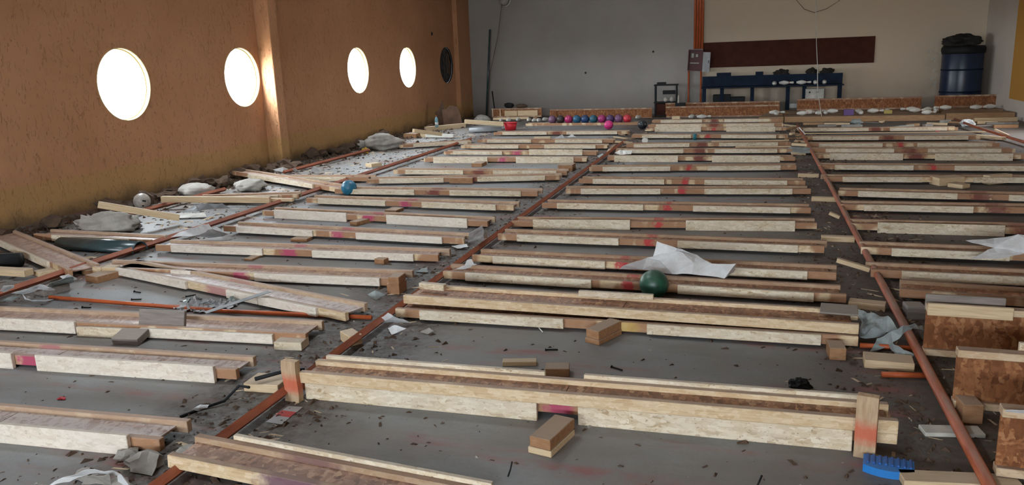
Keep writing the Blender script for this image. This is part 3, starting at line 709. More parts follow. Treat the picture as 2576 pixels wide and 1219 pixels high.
# ------------------------------------------------------------------ joists of the stripped bowling lanes
ORD = ['first', 'second', 'third', 'fourth', 'fifth', 'sixth', 'seventh', 'eighth', 'ninth', 'tenth', 'eleventh', 'twelfth', 'thirteenth', 'fourteenth', 'fifteenth', 'sixteenth', 'seventeenth', 'eighteenth', 'nineteenth', 'twentieth', 'twenty-first']
ROWS = dict(A='between orange wall and left pipe', B='between left and middle pipes', C='between middle and right pipes', D='right of the right-hand pipe')
SPECIAL = dict(C0='flat I-joist at the bottom edge, its broken left end lying over the middle orange pipe',
    C1a='lower joist of the nearest two-high stack, wide pale boards around a pink-sprayed gap',
    C1b='upper joist of the nearest two-high stack, brown web open, between the two red-striped posts',
    C2a='lower joist of the stack in front of the green ball, boards beside a brown block',
    C2b='upper joist of the stack in front of the green ball, brown web open',
    C3='flat joist just behind the green ball, red spray mark left of the ball',
    C4='flat joist under the big crumpled white sheet',
    B1='nearest joist left of the middle orange pipe, dusty white web, reaching out of view',
    B2='flat joist with wide white boards and a purple gap, second nearest on the left',
    B3='flat joist with a grey board leaning upright in its gap',
    B4='dusty joist lying askew across its row, grey metal strip leaning on it',
    B5='flat joist with pink-sprayed web, partly behind the askew dusty joist',
    B10='flat joist with the blue ball at its left end', B11='joist slanting up to the right with a brown block in its gap',
    B18='plain beam at the far end carrying the row of coloured balls',
    A1='joist slanting down from the lower part of the orange wall, leftmost in view', A3='flat joist beside the dark green gutter, left of the left orange pipe',
    A5='short flat joist lying behind the long yellow plank near the orange wall', A6='slanting joist propped over a grey sack near the pillar foot',
    A7='flat joist just behind the slanting propped joist near the pillar', A8='short joist angled towards the far corner beside the biggest grey sack',
    D1='flat joist directly behind the upright joists at the right edge')
STC = dict(p=((.42, .05, .13), .10), r=((.48, .03, .045), .055), b=((.16, .035, .03), .13), y=((.50, .34, .10), .14), q=((.42, .20, .20), .2), u=((.10, .035, .085), .2))
cnt = {}
for key, ox, oy, oz, ang, til, D, L, bs, bk, st in JOISTS:
    row = key[0]; cnt[row] = cnt.get(row, 0) + 1
    lab = SPECIAL.get(key)
    if not lab:
        wide = bs and bs[0][2] > .1
        lab = 'flat joist with %s boards, %s from the front %s' % ('wide' if wide else 'narrow', ORD[cnt[row]-1], ROWS[row])
    t = thing('floor_joist', lab, 'joist', (ox, oy, oz), (0, -R(til), R(ang)), 'joists ' + ROWS[row])
    near = oy < 9
    bv = (lambda m: m.bevel(.003)) if near else (lambda m: m)
    y0 = .028 if bs else 0.0
    h0 = bs[0][2] if bs else .063
    zf = .02 if h0 > .1 else (.012 if h0 > .08 else 0.0)
    if key == 'C1a': zf = .04
    zw = zf + .0315
    jr = random.Random(hash(key) % 9999 if False else sum(map(ord, key))*31)
    sx, sc = (st[0], STC[st[1]]) if st else (99.0, ((.4, .1, .1), .1))
    for yy in (y0, D-.038):
        e0, e1 = (jr.uniform(-.03, .03), jr.uniform(-.03, .03)) if yy > y0 else (0, 0)
        fl = bv(MB().box(e0, L+e1, yy, yy+.038, zf, zf+.063)).done('flange', M['flange'], t)
        fl['stain_x'] = sx; fl['stain_w'] = sc[1]; fl['stain_c'] = (*sc[0], 1.0); fl['brown'] = .06 if key in ('C1b', 'C2b', 'C0', 'B4') else (.8 if yy == y0 else .35); fl['dusty'] = 0.0 if (yy == y0 or key in ('C1b', 'C2b')) else .55; fl['dark_dust'] = .9 if row in 'CD' and key not in ('C1b', 'C2b') else .15
    xj = L*jr.uniform(.45, .7)
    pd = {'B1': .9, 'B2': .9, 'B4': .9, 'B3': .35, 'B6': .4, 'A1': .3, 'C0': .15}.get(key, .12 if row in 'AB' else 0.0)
    for a, c in ((.02, xj-.002), (xj+.002, L-.02-jr.uniform(0, .05))):
        wv = MB().box(a, c, y0+.034, D-.034, zw-.0055, zw+.0055).done('web', M['web'], t); wv['pale_dust_sheen'] = pd; wv['dust'] = {'A': .6, 'B': .6, 'C': .22, 'D': .18}[row]
    for a, c, h in bs:
        bv(MB().box(a, c, 0.0, .0275, 0, h)).done('board', M['pale'], t)['lit_white'] = .36 if row == 'B' and near else 0.0  # near left boards painted paler for the stronger light there
    for a, c in bk:
        bv(MB().box(a, c, D+.0005, D+.028, .0, .082)).done('board', M['pale'], t)
# upright I-joists standing on edge
UPL = dict(U1='joist standing on edge right of the torn grey plastic, farthest of the three at right', U2='joist standing on edge at the right, middle one of the three near the pipe', U3='joist standing on edge with white film over it, at lower right corner',
    far1='open box-like beam at the far left end, by the corner', far2='beam standing on edge behind the row of coloured balls', far3='reddish beam standing on edge in front of a second one, below the red control box', far3b='beam right behind another, its top edge showing below the blue trough', far4='reddish beam on edge behind the scattered pins, below the brown panel end', far5='beam on edge at the far right corner, below the blue tank')
for key, (o, L, ang, D) in UP.items():
    t = thing('upright_joist', UPL[key], 'joist', o, (0, 0, R(ang)), 'joists standing on edge')
    fw = .064; near = key[0] == 'U'
    for z0 in (0, D-.038):
        m = MB().box(0, L, 0, fw, z0, z0+.038)
        if near: m.bevel(.003)
        fl = m.done('flange', M['flange'], t); fl['stain_x'] = 99.0; fl['stain_w'] = .1; fl['stain_c'] = (.4, .1, .1, 1.0); fl['brown'] = .12 if near else .9; fl['dusty'] = .25 if near else .55; fl['dark_dust'] = .5
    wv = MB().box(0, L*.58-.002, fw/2-.0055, fw/2+.0055, .036, D-.036).done('web', M['web_up'], t); wv['pale_dust_sheen'] = 0.0; wv['dust'] = 0.0
    wv = MB().box(L*.58+.002, L, fw/2-.0055, fw/2+.0055, .036, D-.036).done('web', M['web_up'], t); wv['pale_dust_sheen'] = 0.0; wv['dust'] = 0.0
    if key == 'U1':
        MB().box(.0, .42, -.003, -.029, D-.05, D+.02).bevel(.003).done('board', M['pine'], t)
        MB().box(.0, .40, fw+.002, fw+.03, D-.05, D+.045).bevel(.003).done('board', M['greywood'], t)
    if key == 'U2':
        MB().box(.27, L, fw+.002, fw+.03, D-.04, D+.035).bevel(.003).done('board', M['pale'], t)
    if key == 'far1':
        MB().box(.02, .05, .002, .03, .038, D-.038).done('rib', M['pine'], t); MB().box(.25, .28, .002, .03, .038, D-.038).done('rib', M['pine'], t)
        MB().box(.40, .78, .0, .026, .04, D-.07).done('board', M['pine'], t); MB().box(.80, L-.12, .0, .026, .04, D-.07).done('board', M['pine'], t)
    if key == 'far2':
        MB().box(0, .2, -.002, -.02, .05, D-.05).done('stiffener', M['web_up'], t)

# ------------------------------------------------------------------ steel pipes between the lanes
def pipe(name, pts, r, label, mat=None, square=False, group=None, n=12):
    o = MB().tube(pts, r, 4 if square else n).done(name, mat or M['pipe'], None, not square)
    return tag(o, label, 'pipe', group)
pipe('steel_pipe', [(.95, 1.2, .055), (.955, 6, .05), (.96, 12, .06), (.93, 18.6, .09)], .027, 'long orange steel pipe on the right, dusty pink towards the back', group='long orange pipes')
pipe('steel_pipe', [(-2.42, 1.6, .05), (-2.45, 7, .05), (-2.46, 16.0, .06)], .031, 'long orange steel pipe in the middle, running past the nearest left post', square=True, group='long orange pipes')
pipe('steel_pipe', [(-5.92, 3.0, .05), (-5.93, 9, .05), (-5.94, 16.6, .06)], .031, 'long orange steel pipe on the left, in front of the round windows', square=True, group='long orange pipes')
pipe('steel_pipe', [(-7.45, 8.0, .05), (-7.42, 9.9, .05)], .03, 'short orange pipe beside the grey ball near the orange wall', square=True, group='pipes along the wall')
pipe('steel_pipe', [(-7.5, 11.6, .05), (-7.42, 14.6, .06)], .03, 'orange pipe running along the rubble towards the yellow scrap', square=True, group='pipes along the wall')
pipe('steel_pipe', [(4.22, 19.6, .10), (4.25, 18.2, .08), (4.47, 14.6, .05)], .025, 'thick orange pipe at the far right among broken slats')
for k, lab in (('orange_tube', 'thin orange tube on the floor left of the crumpled foil'), ('orange_tube2', 'thin orange tube under the askew joist, right of the foil'), ('orange_stub', 'short orange tube end lower right, below the torn plastic'), ('orange_stub2', 'orange tube under the torn grey plastic at right')):
    a, c, _, _ = ST[k]; pipe('orange_tube', [a, c], .016, lab, M['conduit'], n=10)

# ------------------------------------------------------------------ planks, blocks, posts
def place_box(name, key, mat, label, cat='block', group=None, tilt=0.0, bev=.003, cut=False):
    (o, wd, ang, h, l) = BL[key]
    m = MB().box(0, wd, 0, l, 0, h)
    if bev: m.bevel(bev)
    b = m.done(name, M[mat], None, False, o, (R(tilt), 0, R(ang)))
    return tag(b, label, cat, group)
t = thing('wood_block', 'brown two-layer block on the open floor in front of the nearest stack', 'block', BL['K1'][0], (0, 0, R(BL['K1'][2]-9)))
MB().box(-.004, .118, 0, .25, 0, .032).bevel(.003).done('base_layer', M['pine'], t); MB().box(.004, .112, .004, .26, .0325, .085).bevel(.003).done('top_layer', M['block'], t)
t = thing('wood_block', 'brown two-layer block in front of the second stack, below the green ball', 'block', BL['K2'][0], (0, 0, R(BL['K2'][2]-6)))
MB().box(-.004, .105, 0, .26, 0, .035).bevel(.003).done('base_layer', M['block'], t); MB().box(.002, .1, .004, .27, .0355, .092).bevel(.003).done('top_layer', M['block'], t)
for key, mat, lab, tl in [
    ('K3', 'block', 'brown block lying on bare floor below the askew joist end', 0), ('K4', 'block', 'brown block tucked against the left orange pipe', 0), ('K4b', 'pine', 'pale block under the left end of the askew joist', 0),
    ('K5', 'pine', 'pale offcut beyond the left orange pipe, below the slanting joist', 0), ('K6', 'greywood', 'grey block among white film strips by the left pipe', 0),
    ('K7', 'greywood', 'brown block with grey top, tipped against the joist with the leaning board', 14), ('K8', 'block', 'block leaning by the flat joist left of the middle pipe', 0),
    ('K9', 'block', 'small brown block on floor, sixth joist of the left row', 0), ('K10', 'block', 'thin brown block under a joist gap, left row', 0), ('K11', 'block', 'brown block between two joists right of the blue ball', 0),
    ('K12', 'block', 'brown block before the pink-marked wide boards, left row', 0), ('K13', 'block', 'brown block on the floor of the left row, far half', 0), ('K14', 'pine', 'small pale block alone on the floor by the far wall pipe', 0),
    ('K15a', 'block', 'lower brown block of the little stack beside the middle pipe', 0), ('K15b', 'block', 'upper block of the little stack beside the middle pipe', 0), ('K16', 'pine', 'block under the middle orange pipe, left of the nearest stack', 0),
    ('K18', 'block', 'two-tone block under the right end of the second stack', 0), ('K19', 'pine', 'pale end-on offcut block at right, left one of two', 0), ('K20', 'pine', 'short flat pale offcut between the two end-on blocks at right', 0),
    ('K21', 'pine', 'pale end-on offcut block at right, right one of two', 0), ('K22', 'block', 'brown block behind the gap of the nearest stack', 0), ('K24', 'pale', 'short board nailed on the left end of the second stack', 0),
    ('K25', 'pale', 'pale board on the second stack, touching the green ball', 0), ('K26', 'greywood', 'thin grey plate on the right end of the second stack', 0), ('K36', 'block', 'reddish block stuck in the gap of the slanting joist', 0),
    ('K37a', 'block', 'reddish block in the gap of a far joist, upper one', 0), ('K37b', 'block', 'reddish block in the gap of a far joist, lower one', 0), ('K38', 'block', 'broken brown box at the right end of a far joist by the middle pipe', 0),
    ('K40', 'pale', 'white block at the right end of the joist with the leaning board', 0), ('K41', 'pale', 'white board on the floor under the leaning grey board', 0), ('K42', 'pine', 'flat brown offcut lying between two far joists', 0),
    ('K43', 'block', 'brown block on the floor near the far end of the orange wall', 0), ('K44', 'pine', 'short pale offcut among the clutter near the water bottle', 0), ('K34', 'block', 'brown block under the middle upright joist', 0),
    ('K35', 'greywood', 'grey-topped block in front of the farthest upright joist', 0), ('K46', 'pine', 'split pale block below the far steel rack', 0)]:
    place_box('wood_block', key, mat, lab, tilt=tl)
for key, mat, lab in [('K17', 'pine', 'dirty pale plank with black cable over it, left of the nearest post'), ('K27', 'pine', 'dusty plank under the right pipe, beside the joist end'), ('K30a', 'pine', 'plank end under the right pipe, lowest of three stubs'),
    ('K30b', 'pine', 'plank end under the right pipe, middle of three stubs'), ('K30c', 'pine', 'plank end under the right pipe, farthest of three stubs'), ('K31', 'pine', 'dirty plank under the right pipe, above the orange tube stub'),
    ('K32', 'cream', 'whitish flat slat on dark floor beside the lower right upright joist'), ('K33', 'pine', 'plank at the bottom right edge near the blue brush'), ('K45', 'pine', 'wide pale plank near the water bottle at the far wall end')]:
    place_box('plank', key, mat, lab, 'plank')
place_box('broken_plank', 'K23', 'pine', 'short yellowish broken plank lying behind the nearest stack', 'plank')
for key, bz, lab in (('post_l', .10, 'short red-sprayed wooden post at the left end of the nearest stack'), ('post_r', .12, 'short red-banded wooden post at the right end of the nearest stack')):
    (o, wd, ang, h, l) = BL[key]; m = MB()
    n = 8
    for i in range(n):
        z0, z1 = h*i/n, h*(i+1)/n; bow = .006 if key == 'post_l' else 0
        vs = []
        for z in (z0, z1):
            k = bow*math.sin(math.pi*z/h*2)
            vs.append([m.bm.verts.new(p) for p in ((k, 0, z), (wd+k*.5, 0, z), (wd+k*.5, l, z), (k, l, z))])
        for q in range(4): m.bm.faces.new((vs[0][q], vs[0][(q+1) % 4], vs[1][(q+1) % 4], vs[1][q]))
        if i == 0: m.bm.faces.new(vs[0][::-1])
        if i == n-1: m.bm.faces.new(vs[1])
    bmesh.ops.remove_doubles(m.bm, verts=list(m.bm.verts), dist=1e-5)
    p = m.done('post', M['post'], None, False, o, (0, 0, R(ang))); p['band_z'] = bz
    tag(p, lab, 'post')
# grey board standing in the gap of joist B3
A = JOISTS[[j[0] for j in JOISTS].index('B3')]
jm = Matrix.Translation((A[1], A[2], A[3])) @ Matrix.Rotation(R(A[4]), 4, 'Z')
o = MB().box(1.70, 2.06, .0, .03, 0, .115).bevel(.003).done('grey_board', M['greywood']); o.matrix_world = jm @ Matrix.Translation((0, .07, .06)) @ Matrix.Rotation(R(-16), 4, 'X')
tag(o, 'grey stained board leaning upright in a joist gap at left', 'board')
def stick(name, key, mat, label, cat='plank', square=True):
    a, c, wd, h = ST[key]; a = Vector(a); c = Vector(c); d = c-a; L = d.length
    ang = math.atan2(d.y, d.x); til = math.atan2(d.z, math.hypot(d.x, d.y))
    o = MB().box(0, L, 0, wd, 0, h).bevel(min(.003, h*.3)).done(name, M[mat], None, False, a, (0, -til, ang))
    return tag(o, label, cat)
stick('plank', 'S_a4', 'pine', 'bright slanting plank in front of the grey ball near the orange wall')
stick('plank', 'S_a5', 'pine', 'long yellow plank right of the grey ball')
stick('plank', 'S_a5b', 'pine', 'thin plank under the long yellow plank')
stick('plank', 'S_a9', 'pine', 'plank slanting down at the far end of the orange wall')
stick('plank', 'S_a10', 'white', 'white painted board beside the far slanting plank')
stick('plank', 'S_a12', 'pine', 'long pale plank leading to the red basin')
stick('plank', 'S_a13', 'pine', 'plank lying in front of the far open beam')
stick('stick', 'S_k28', 'pine', 'slanting stick poking out under the right pipe')
stick('stick', 'S_k29', 'pine', 'broken stick end beside the right pipe')
stick('metal_strip', 'strip', 'metal', 'flat grey metal strip leaning on the askew joist', 'strip')
stick('plank', 'S_a2', 'pine', 'plank end at the left edge below the slanting joist')
def gutter(key, label, mat):
    a, c, wd, h = ST[key]; a = Vector(a); c = Vector(c); L = (c-a).length; m = MB(); n = 14; rr_ = wd*.5
    rings = []
    for x in (0, L):
        for r_ in (rr_, rr_-.006):
            rings.append([m.bm.verts.new((x, rr_*1.0 - r_*math.cos(math.pi*k/n), r_*math.sin(math.pi*k/n))) for k in range(n+1)])
    o_, i_, o2, i2 = rings
    for k in range(n):
        m.bm.faces.new((o_[k], o_[k+1], o2[k+1], o2[k])); m.bm.faces.new((i_[k], i2[k], i2[k+1], i_[k+1]))
        m.bm.faces.new((o_[k], i_[k], i_[k+1], o_[k+1])); m.bm.faces.new((o2[k], o2[k+1], i2[k+1], i2[k]))
    for u, v, u2, v2 in ((o_, i_, o2, i2),):
        for k in (0, n): m.bm.faces.new((u[k], v[k], v2[k], u2[k]))
    d = c-a
    return tag(m.done('gutter', mat, None, True, a, (0, 0, math.atan2(d.y, d.x))), label, 'gutter')
teal = m_simple('dark_teal_plastic', (.03, .055, .06), .25, .6)
gutter('gutter', 'dark teal half-round gutter left of the left pipe', teal)
gutter('gutter2', 'grey half-round gutter near the red basin', M['metal'])
tag(MB().tube([(-7.3, 5.5, .07), (-6.7, 5.75, .07)], .07, 18).done('black_tube', M['black'], None, True), 'short thick black tube at the left edge', 'tube')
pt_ = lambda p: Vector(p)

# ------------------------------------------------------------------ bowling balls
def ball(loc, col, label, group=None, holes=None, r=.108):
    t = thing('bowling_ball', label, 'ball', loc, (0, 0, 0), group)
    o = MB().ball(r, 40, 24).done('shell', M['ball'], t, True); o.color = (*col, 1)
    hd = holes or [Vector((.3, .6, .75)), Vector((.05, .68, .75)), Vector((.2, .85, .45))]
    for d in hd:
        d = Vector(d).normalized()
        q = MB().tube([d*(r-.012), d*(r+.0006)], .0125, 12).done('finger_hole', M['black'], t)
    return t
ball(PT['ball_green'], (.012, .082, .048), 'dark green bowling ball resting behind the second joist stack')
ball(PT['ball_blue'], (.012, .155, .26), 'blue bowling ball by the left orange pipe')
ball(PT['ball_grey'], (.42, .385, .34), 'dusty grey bowling ball near the orange wall', holes=[(.75, -.6, .18), (.86, -.45, .12), (.62, -.62, -.42)])
rowc = [((.20, .09, .16), 'dusty lilac ball, first from the left end'), ((.035, .022, .022), 'near-black brown ball, second from left'), ((.42, .018, .115), 'crimson pink ball, third from left'), ((.015, .115, .22), 'sea-blue ball, fourth from left'), ((.012, .05, .15), 'deep blue ball, fifth from left'), ((.015, .095, .145), 'teal blue ball, sixth from left'), ((.40, .022, .15), 'magenta ball, seventh from left'), ((.075, .03, .12), 'dark purple ball, eighth from left'), ((.20, .075, .17), 'dusty violet ball, ninth, next to the red one'), ((.62, .03, .05), 'bright red ball at the right end')]
for i, (c, lab) in enumerate(rowc):
    ball(PT['row%d' % i], c, lab + ' of the ball row', 'row of bowling balls at the far end')
ball(PT['ball_pink'], (.72, .03, .22), 'hot pink bowling ball lying in front of the ball row')
ball(PT['ball_black'], (.012, .014, .02), 'black bowling ball right of the ball row')

# ------------------------------------------------------------------ bowling pins
prof = [(.026, 0), (.030, .012), (.044, .06), (.0575, .115), (.058, .13), (.050, .18), (.034, .225), (.0245, .255), (.0228, .275), (.0265, .305), (.0315, .335), (.031, .352), (.024, .371), (.012, .379), (0.0001, .381)]
def pin(loc, yaw, label, cat='pin', group=None):
    t = thing('bowling_pin', label, 'pin', loc, (R(90), 0, R(yaw)), group)
    MB().lathe(prof, 20).done('body', M['white'], t, True)
    sp = MB().lathe([(.0262, .250), (.0252, .256), (.0240, .264)], 20).done('neck_stripe', M['conduit'], t, True); sp.location.z = 0
    return t
RIGHT = sorted((k for k in PN if not isinstance(k, str) and k < 19), key=lambda k: PN[k][0][0])
LEFT = sorted((k for k in PN if not isinstance(k, str) and k >= 19), key=lambda k: PN[k][0][0])
TR = sorted((k for k in PN if isinstance(k, str)), key=lambda k: PN[k][0][0])
for k, (p, a) in PN.items():
    if k in TR: lab = 'dusty pin on the blue trough ledge, %s from the left' % ORD[TR.index(k)]; g = 'pins on the trough ledge'
    elif k in LEFT: lab = 'dusty pin below the left and middle far beams, %s from the left' % ORD[LEFT.index(k)]; g = 'pins below the left beams'
    else: lab = 'white pin before the right far beams, %s from the left' % ORD[RIGHT.index(k)]; g = 'pins before the right beams'
    pin((p[0], p[1], p[2]), a + 90, lab, group=g)
# low platform that carries the right far beams and pins
for x0, x1, zt, lab in ((.72, 4.20, .127, 'low wooden platform under the scattered pins at the far right'), (.13, .70, .126, 'short wooden platform piece under the two leftmost of those pins'), (4.22, 5.60, .160, 'low wooden platform in the far right corner, below the last beam')):
    t = thing('low_platform', lab, 'platform', (x0, 20.45, 0))
    for k in range(3 if x0 < .5 else 5 if x0 < 1 else 4):
        MB().box(.07*(k % 3), x1-x0 - .12*(k % 2), .47*k, .47*k+.455, 0, zt - .004*(k % 3 == 1)).done('plank', M['oldpine'], t)
for x in (-7.2, -6.1):
    tag(MB().box(x, x+.12, 22.45, 22.7, 0, .059).done('wood_block', M['block']), 'block under the %s end of the far open beam' % ('left' if x < -7 else 'right'), 'block')

# ------------------------------------------------------------------ papers, films and sheets
def sheet(key, mat, label, cat='paper', name='paper_sheet', sub=2, amp=.012, thick=.0016):
    vs, fs = SH[key]; c = sum((Vector(v) for v in vs), Vector()) / len(vs); c.z = 0
    bm = bmesh.new(); bv = [bm.verts.new(Vector(v) - c) for v in vs]
    for f in fs:
        try: bm.faces.new([bv[i] for i in f])
        except ValueError: pass
    bmesh.ops.triangulate(bm, faces=list(bm.faces))
    for _ in range(sub): bmesh.ops.subdivide_edges(bm, edges=list(bm.edges), cuts=1, use_grid_fill=True)
    sd = len(key)*1.7
    for v in bm.verts:
        v.co.z = max(.003, v.co.z + amp*noise.noise(v.co*14 + Vector((sd, sd, 0))))
        v.co.x += amp*.6*noise.noise(v.co*11 + Vector((0, sd, 9)))
    bmesh.ops.recalc_face_normals(bm, faces=list(bm.faces))
    bmesh.ops.solidify(bm, geom=list(bm.faces), thickness=thick)
    me = bpy.data.meshes.new(name); bm.to_mesh(me); bm.free(); me.materials.append(M[mat])
    o = bpy.data.objects.new(name, me); C.objects.link(o); o.location = c
    return tag(o, label, cat)
sheet('big_white', 'paper', 'big crumpled white sheet behind the green ball', amp=.01)
sheet('right_white', 'paper', 'white sheet draped over a joist at the right edge')
sheet('paper_b7', 'paper', 'crumpled bluish white paper lying over the left orange pipe')
sheet('paper_stand', 'paper', 'white paper standing upright beside the middle pipe')
sheet('paper_flat', 'paper', 'flat white scrap left of the upright paper')
sheet('paper_c3', 'paper', 'bluish white strip right of the middle pipe, behind the second stack')
sheet('paper_c2', 'paper', 'folded white film under the middle pipe at the second stack')
sheet('sheet_metal', 'metal', 'bent dark sheet of metal below the yellow plank', 'sheet', 'metal_sheet')
sheet('sheet_metal2', 'cream', 'pale curled sheet on the floor below the bent metal', 'sheet', 'curled_sheet')
sheet('wall_papers', 'paper', 'white paper by the pillar foot, left of three'); sheet('wall_papers2', 'paper', 'small white paper by the pillar foot, between two others'); sheet('wall_papers3', 'paper', 'white paper by the pillar foot, right of three')
for k, lab in (('strip_a', 'white film strip arched beside the left pipe'), ('strip_b', 'long grey white film strip by the left pipe block'), ('strip_c', 'white curled film end near the brown block at left'), ('strip_d', 'curved white strip on the floor left of the orange tube'), ('strip_e', 'white film scrap at the left edge under the pipe'), ('strip_f', 'white film scrap above the left pipe at the left edge')):
    sheet(k, 'paper' if k not in ('strip_b', 'strip_e') else 'plastic', lab, 'film', 'plastic_film')
sheet('plastic_r', 'plastic', 'torn grey plastic bunched left of the right pipe', 'film', 'plastic_film', 3, .02); sheet('plastic_r2', 'plastic', 'torn grey plastic ribbon slung over the right pipe', 'film', 'plastic_film', 3, .02)
sheet('white_bl', 'paper', 'white plastic sheet at the bottom left edge', 'film', 'plastic_film'); sheet('board_bl', 'plaster', 'grey board scrap under the bottom left plastic sheet', 'board', 'board_scrap')
sheet('paper_s1', 'paper', 'small white scrap on the floor left of the middle pipe'); sheet('paper_s2', 'plastic', 'flat pale scrap right of a joist end by the middle pipe'); sheet('paper_s3', 'plastic', 'pale film scrap near the end of the askew joist')
sheet('paper_s4', 'paper', 'white and red scrap on the floor left of the second stack'); sheet('paper_u3', 'paper', 'white film lying over the lower right upright joist', 'film', 'plastic_film')
sheet('fit_white', 'white', 'white plastic fitting beside the far middle pipe', 'fitting', 'plastic_fitting'); sheet('far_paper1', 'paper', 'white scrap between far joists, left one'); sheet('far_paper2', 'paper', 'white scrap between far joists, right one')
sheet('pipe_rag', 'plastic', 'pale rag tied on the far middle pipe', 'rag', 'rag'); sheet('pipe_rag2', 'paper', 'white rag tied at the far end of the right pipe', 'rag', 'rag'); sheet('pipe_rag3', 'plastic', 'grey film bundle beside the far right pipe', 'film', 'plastic_film')
sheet('cardboard_s', 'plaster', 'small grey card on the floor beside the orange scrap', 'card', 'card_scrap')
# floor marks left by paint are flat prints on the concrete
def decal(name, pts, mat, label, cat='mark'):
    m = MB(); m.bm.faces.new([m.bm.verts.new((x, y, .0025)) for x, y in pts])
    return tag(m.done(name, mat), label, cat)
vs = SH['paper_floor_lt'][0]
palegrey = m_simple('bare_concrete_patch', (.34, .33, .33), .7, .3, 0, .12); redpaint = m_cloth('red_floor_paint', (.42, .05, .05), (.25, .12, .11), .8)
decal('floor_patch', [(v[0], v[1]) for v in vs], palegrey, 'pale grey masked patch on the floor by the left post')
a, b_, c_, d_ = [Vector(v) for v in vs]
decal('red_paint_band', [tuple(a.lerp(b_, .42).xy), tuple(a.lerp(b_, .72).xy), tuple(d_.lerp(c_, .68).xy), tuple(d_.lerp(c_, .38).xy)], redpaint, 'red paint band across the pale floor patch').location.z = .001
decal('red_paint_band', [(.335, 3.06), (.57, 3.06), (.56, 3.11), (.33, 3.12)], redpaint, 'red paint band on the floor below the right post')

# ------------------------------------------------------------------ sacks, rubble, small rubbish
def sack(key, dy, seed, label, yawd=0.0, amp=.22, neck=None):
    (c, wd, h) = BX[key]; t = thing('sack', label, 'sack', (c[0], c[1]+dy*.5, 0), (0, 0, R(yawd)))
    MB().lump(wd*.5, dy, h*.52, amp, 1.5, seed, 4).done('bag', M['sack'], t, True)
    m = MB(); n = 18
    r1 = [m.bm.verts.new((-wd*.42, .07*math.cos(2*math.pi*k/n), h*.35+.06*math.sin(2*math.pi*k/n))) for k in range(n)]
    r2 = [m.bm.verts.new((-wd*.60+.03*math.sin(k*2.1), .11*math.cos(2*math.pi*k/n)*(1+.3*math.sin(k*1.7)), h*.30+.09*math.sin(2*math.pi*k/n)*(1+.3*math.cos(k*2.3)))) for k in range(n)]
    for v in r2: v.co.z = max(.004, v.co.z)
    for v in r1: v.co.z = max(.004, v.co.z)
    for k in range(n): m.bm.faces.new((r1[k], r1[(k+1) % n], r2[(k+1) % n], r2[k]))
    if neck: m.done('neck', M['sack'], t, True)
    else: m.bm.free()
    return t
sack('sack_a', .34, 3, 'biggest grey white sack, leaning by the far part of the orange wall', 10, .3, True)
sack('sack_b', .30, 5, 'limp grey sack lying nearest on the left by the wall', -12, .34, True)
sack('sack_c', .24, 8, 'round grey sack against the rubble, right of the grey ball', 0, .2)
sack('sack_d', .22, 11, 'grey sack under the slanting propped joist', 0, .28)
protos = []
for i in range(7):
    o = MB().lump(.13+.03*(i % 3), .10, .065+.02*(i % 2), .5, 1.5, 20+i, 2).done('rubble_chunk', M['rust'], None, False)
    protos.append(o)
spots = []
for k in range(64):
    y = rnd.choice([rnd.uniform(9, 13), rnd.uniform(12.9, 17), rnd.uniform(5.5, 20)])
    spots.append((-8.27 + abs(rnd.gauss(0, .22)), y if not 12.5 < y < 13.4 else y + 1.2))
for k, (x, y) in enumerate(spots):
    o = protos[k] if k < 7 else protos[k % 7].copy()
    if k >= 7: C.objects.link(o)
    s_ = rnd.uniform(.55, 1.35); o.location = (x, y, 0); o.rotation_euler = (rnd.uniform(-.2, .2), rnd.uniform(-.2, .2), rnd.uniform(0, 6)); o.scale = (s_, s_, s_*rnd.uniform(.7, 1.3))
    tag(o, 'dark brown chunk of rubble heaped along the foot of the orange wall', 'rubble', 'rubble along the orange wall')
for k, (x, y, s_) in enumerate([(-2.66, 2.72, .75), (-2.52, 2.86, .55), (-2.80, 2.78, .5), (-2.62, 2.52, .6), (-2.86, 2.58, .45)]):
    o = MB().lump(.11, .09, .06, .5, 1.6, 40+k, 2).done('plaster_lump', M['plaster'], None, False, (x, y, 0)); o.scale = (s_,)*3
    tag(o, 'broken grey plaster lump at the bottom left, beside the middle pipe', 'rubble', 'plaster lumps at the bottom left')
def crumbs(bm, mi, n, place, smin, smax, flat=.5, lg=1.0, seed=1):
    r = random.Random(seed)
    for _ in range(n):
        x, y = place(r)
        while (x > .05 and y > 20.2) or min(abs(x-.95), abs(x+2.45), abs(x+5.93)) < .05: x, y = place(r)
        s_ = smin + (smax-smin)*r.random()**2.5; a = r.uniform(0, 6.28)
        ca, sa = math.cos(a), math.sin(a); L_ = s_*lg*r.uniform(.6, 1.4); W_ = s_*r.uniform(.4, 1); H_ = s_*flat*r.uniform(.5, 1.2)
        q = [bm.verts.new((x + ca*u*L_ - sa*v*W_, y + sa*u*L_ + ca*v*W_, z)) for u, v, z in ((-.5, -.4, .0005), (.5, -.5, .0005), (.6, .4, .0005), (-.4, .5, .0005), (r.uniform(-.3, .3), r.uniform(-.3, .3), H_))]
        for i, j in ((0, 1), (1, 2), (2, 3), (3, 0)): bm.faces.new((q[i], q[j], q[4])).material_index = mi
def anyw(r): return (r.uniform(-7.8, 4.6), 2.2 + 19*r.random()**1.6)
def bypipe(r): return (r.choice([-5.95, -2.5, -2.4, .95, .8, 1.1, 1.3]) + r.gauss(0, .26), 2.2 + 18*r.random()**1.6)
def bywall(r): return (-8.36 + abs(r.gauss(0, .5)), r.uniform(5, 21))
bm = bmesh.new()
crumbs(bm, 0, 5600, anyw, .004, .024, .5, 1.6, 1); crumbs(bm, 0, 8500, bypipe, .005, .036, .6, 1.4, 2); crumbs(bm, 0, 2600, bywall, .01, .09, .7, 1.3, 3)
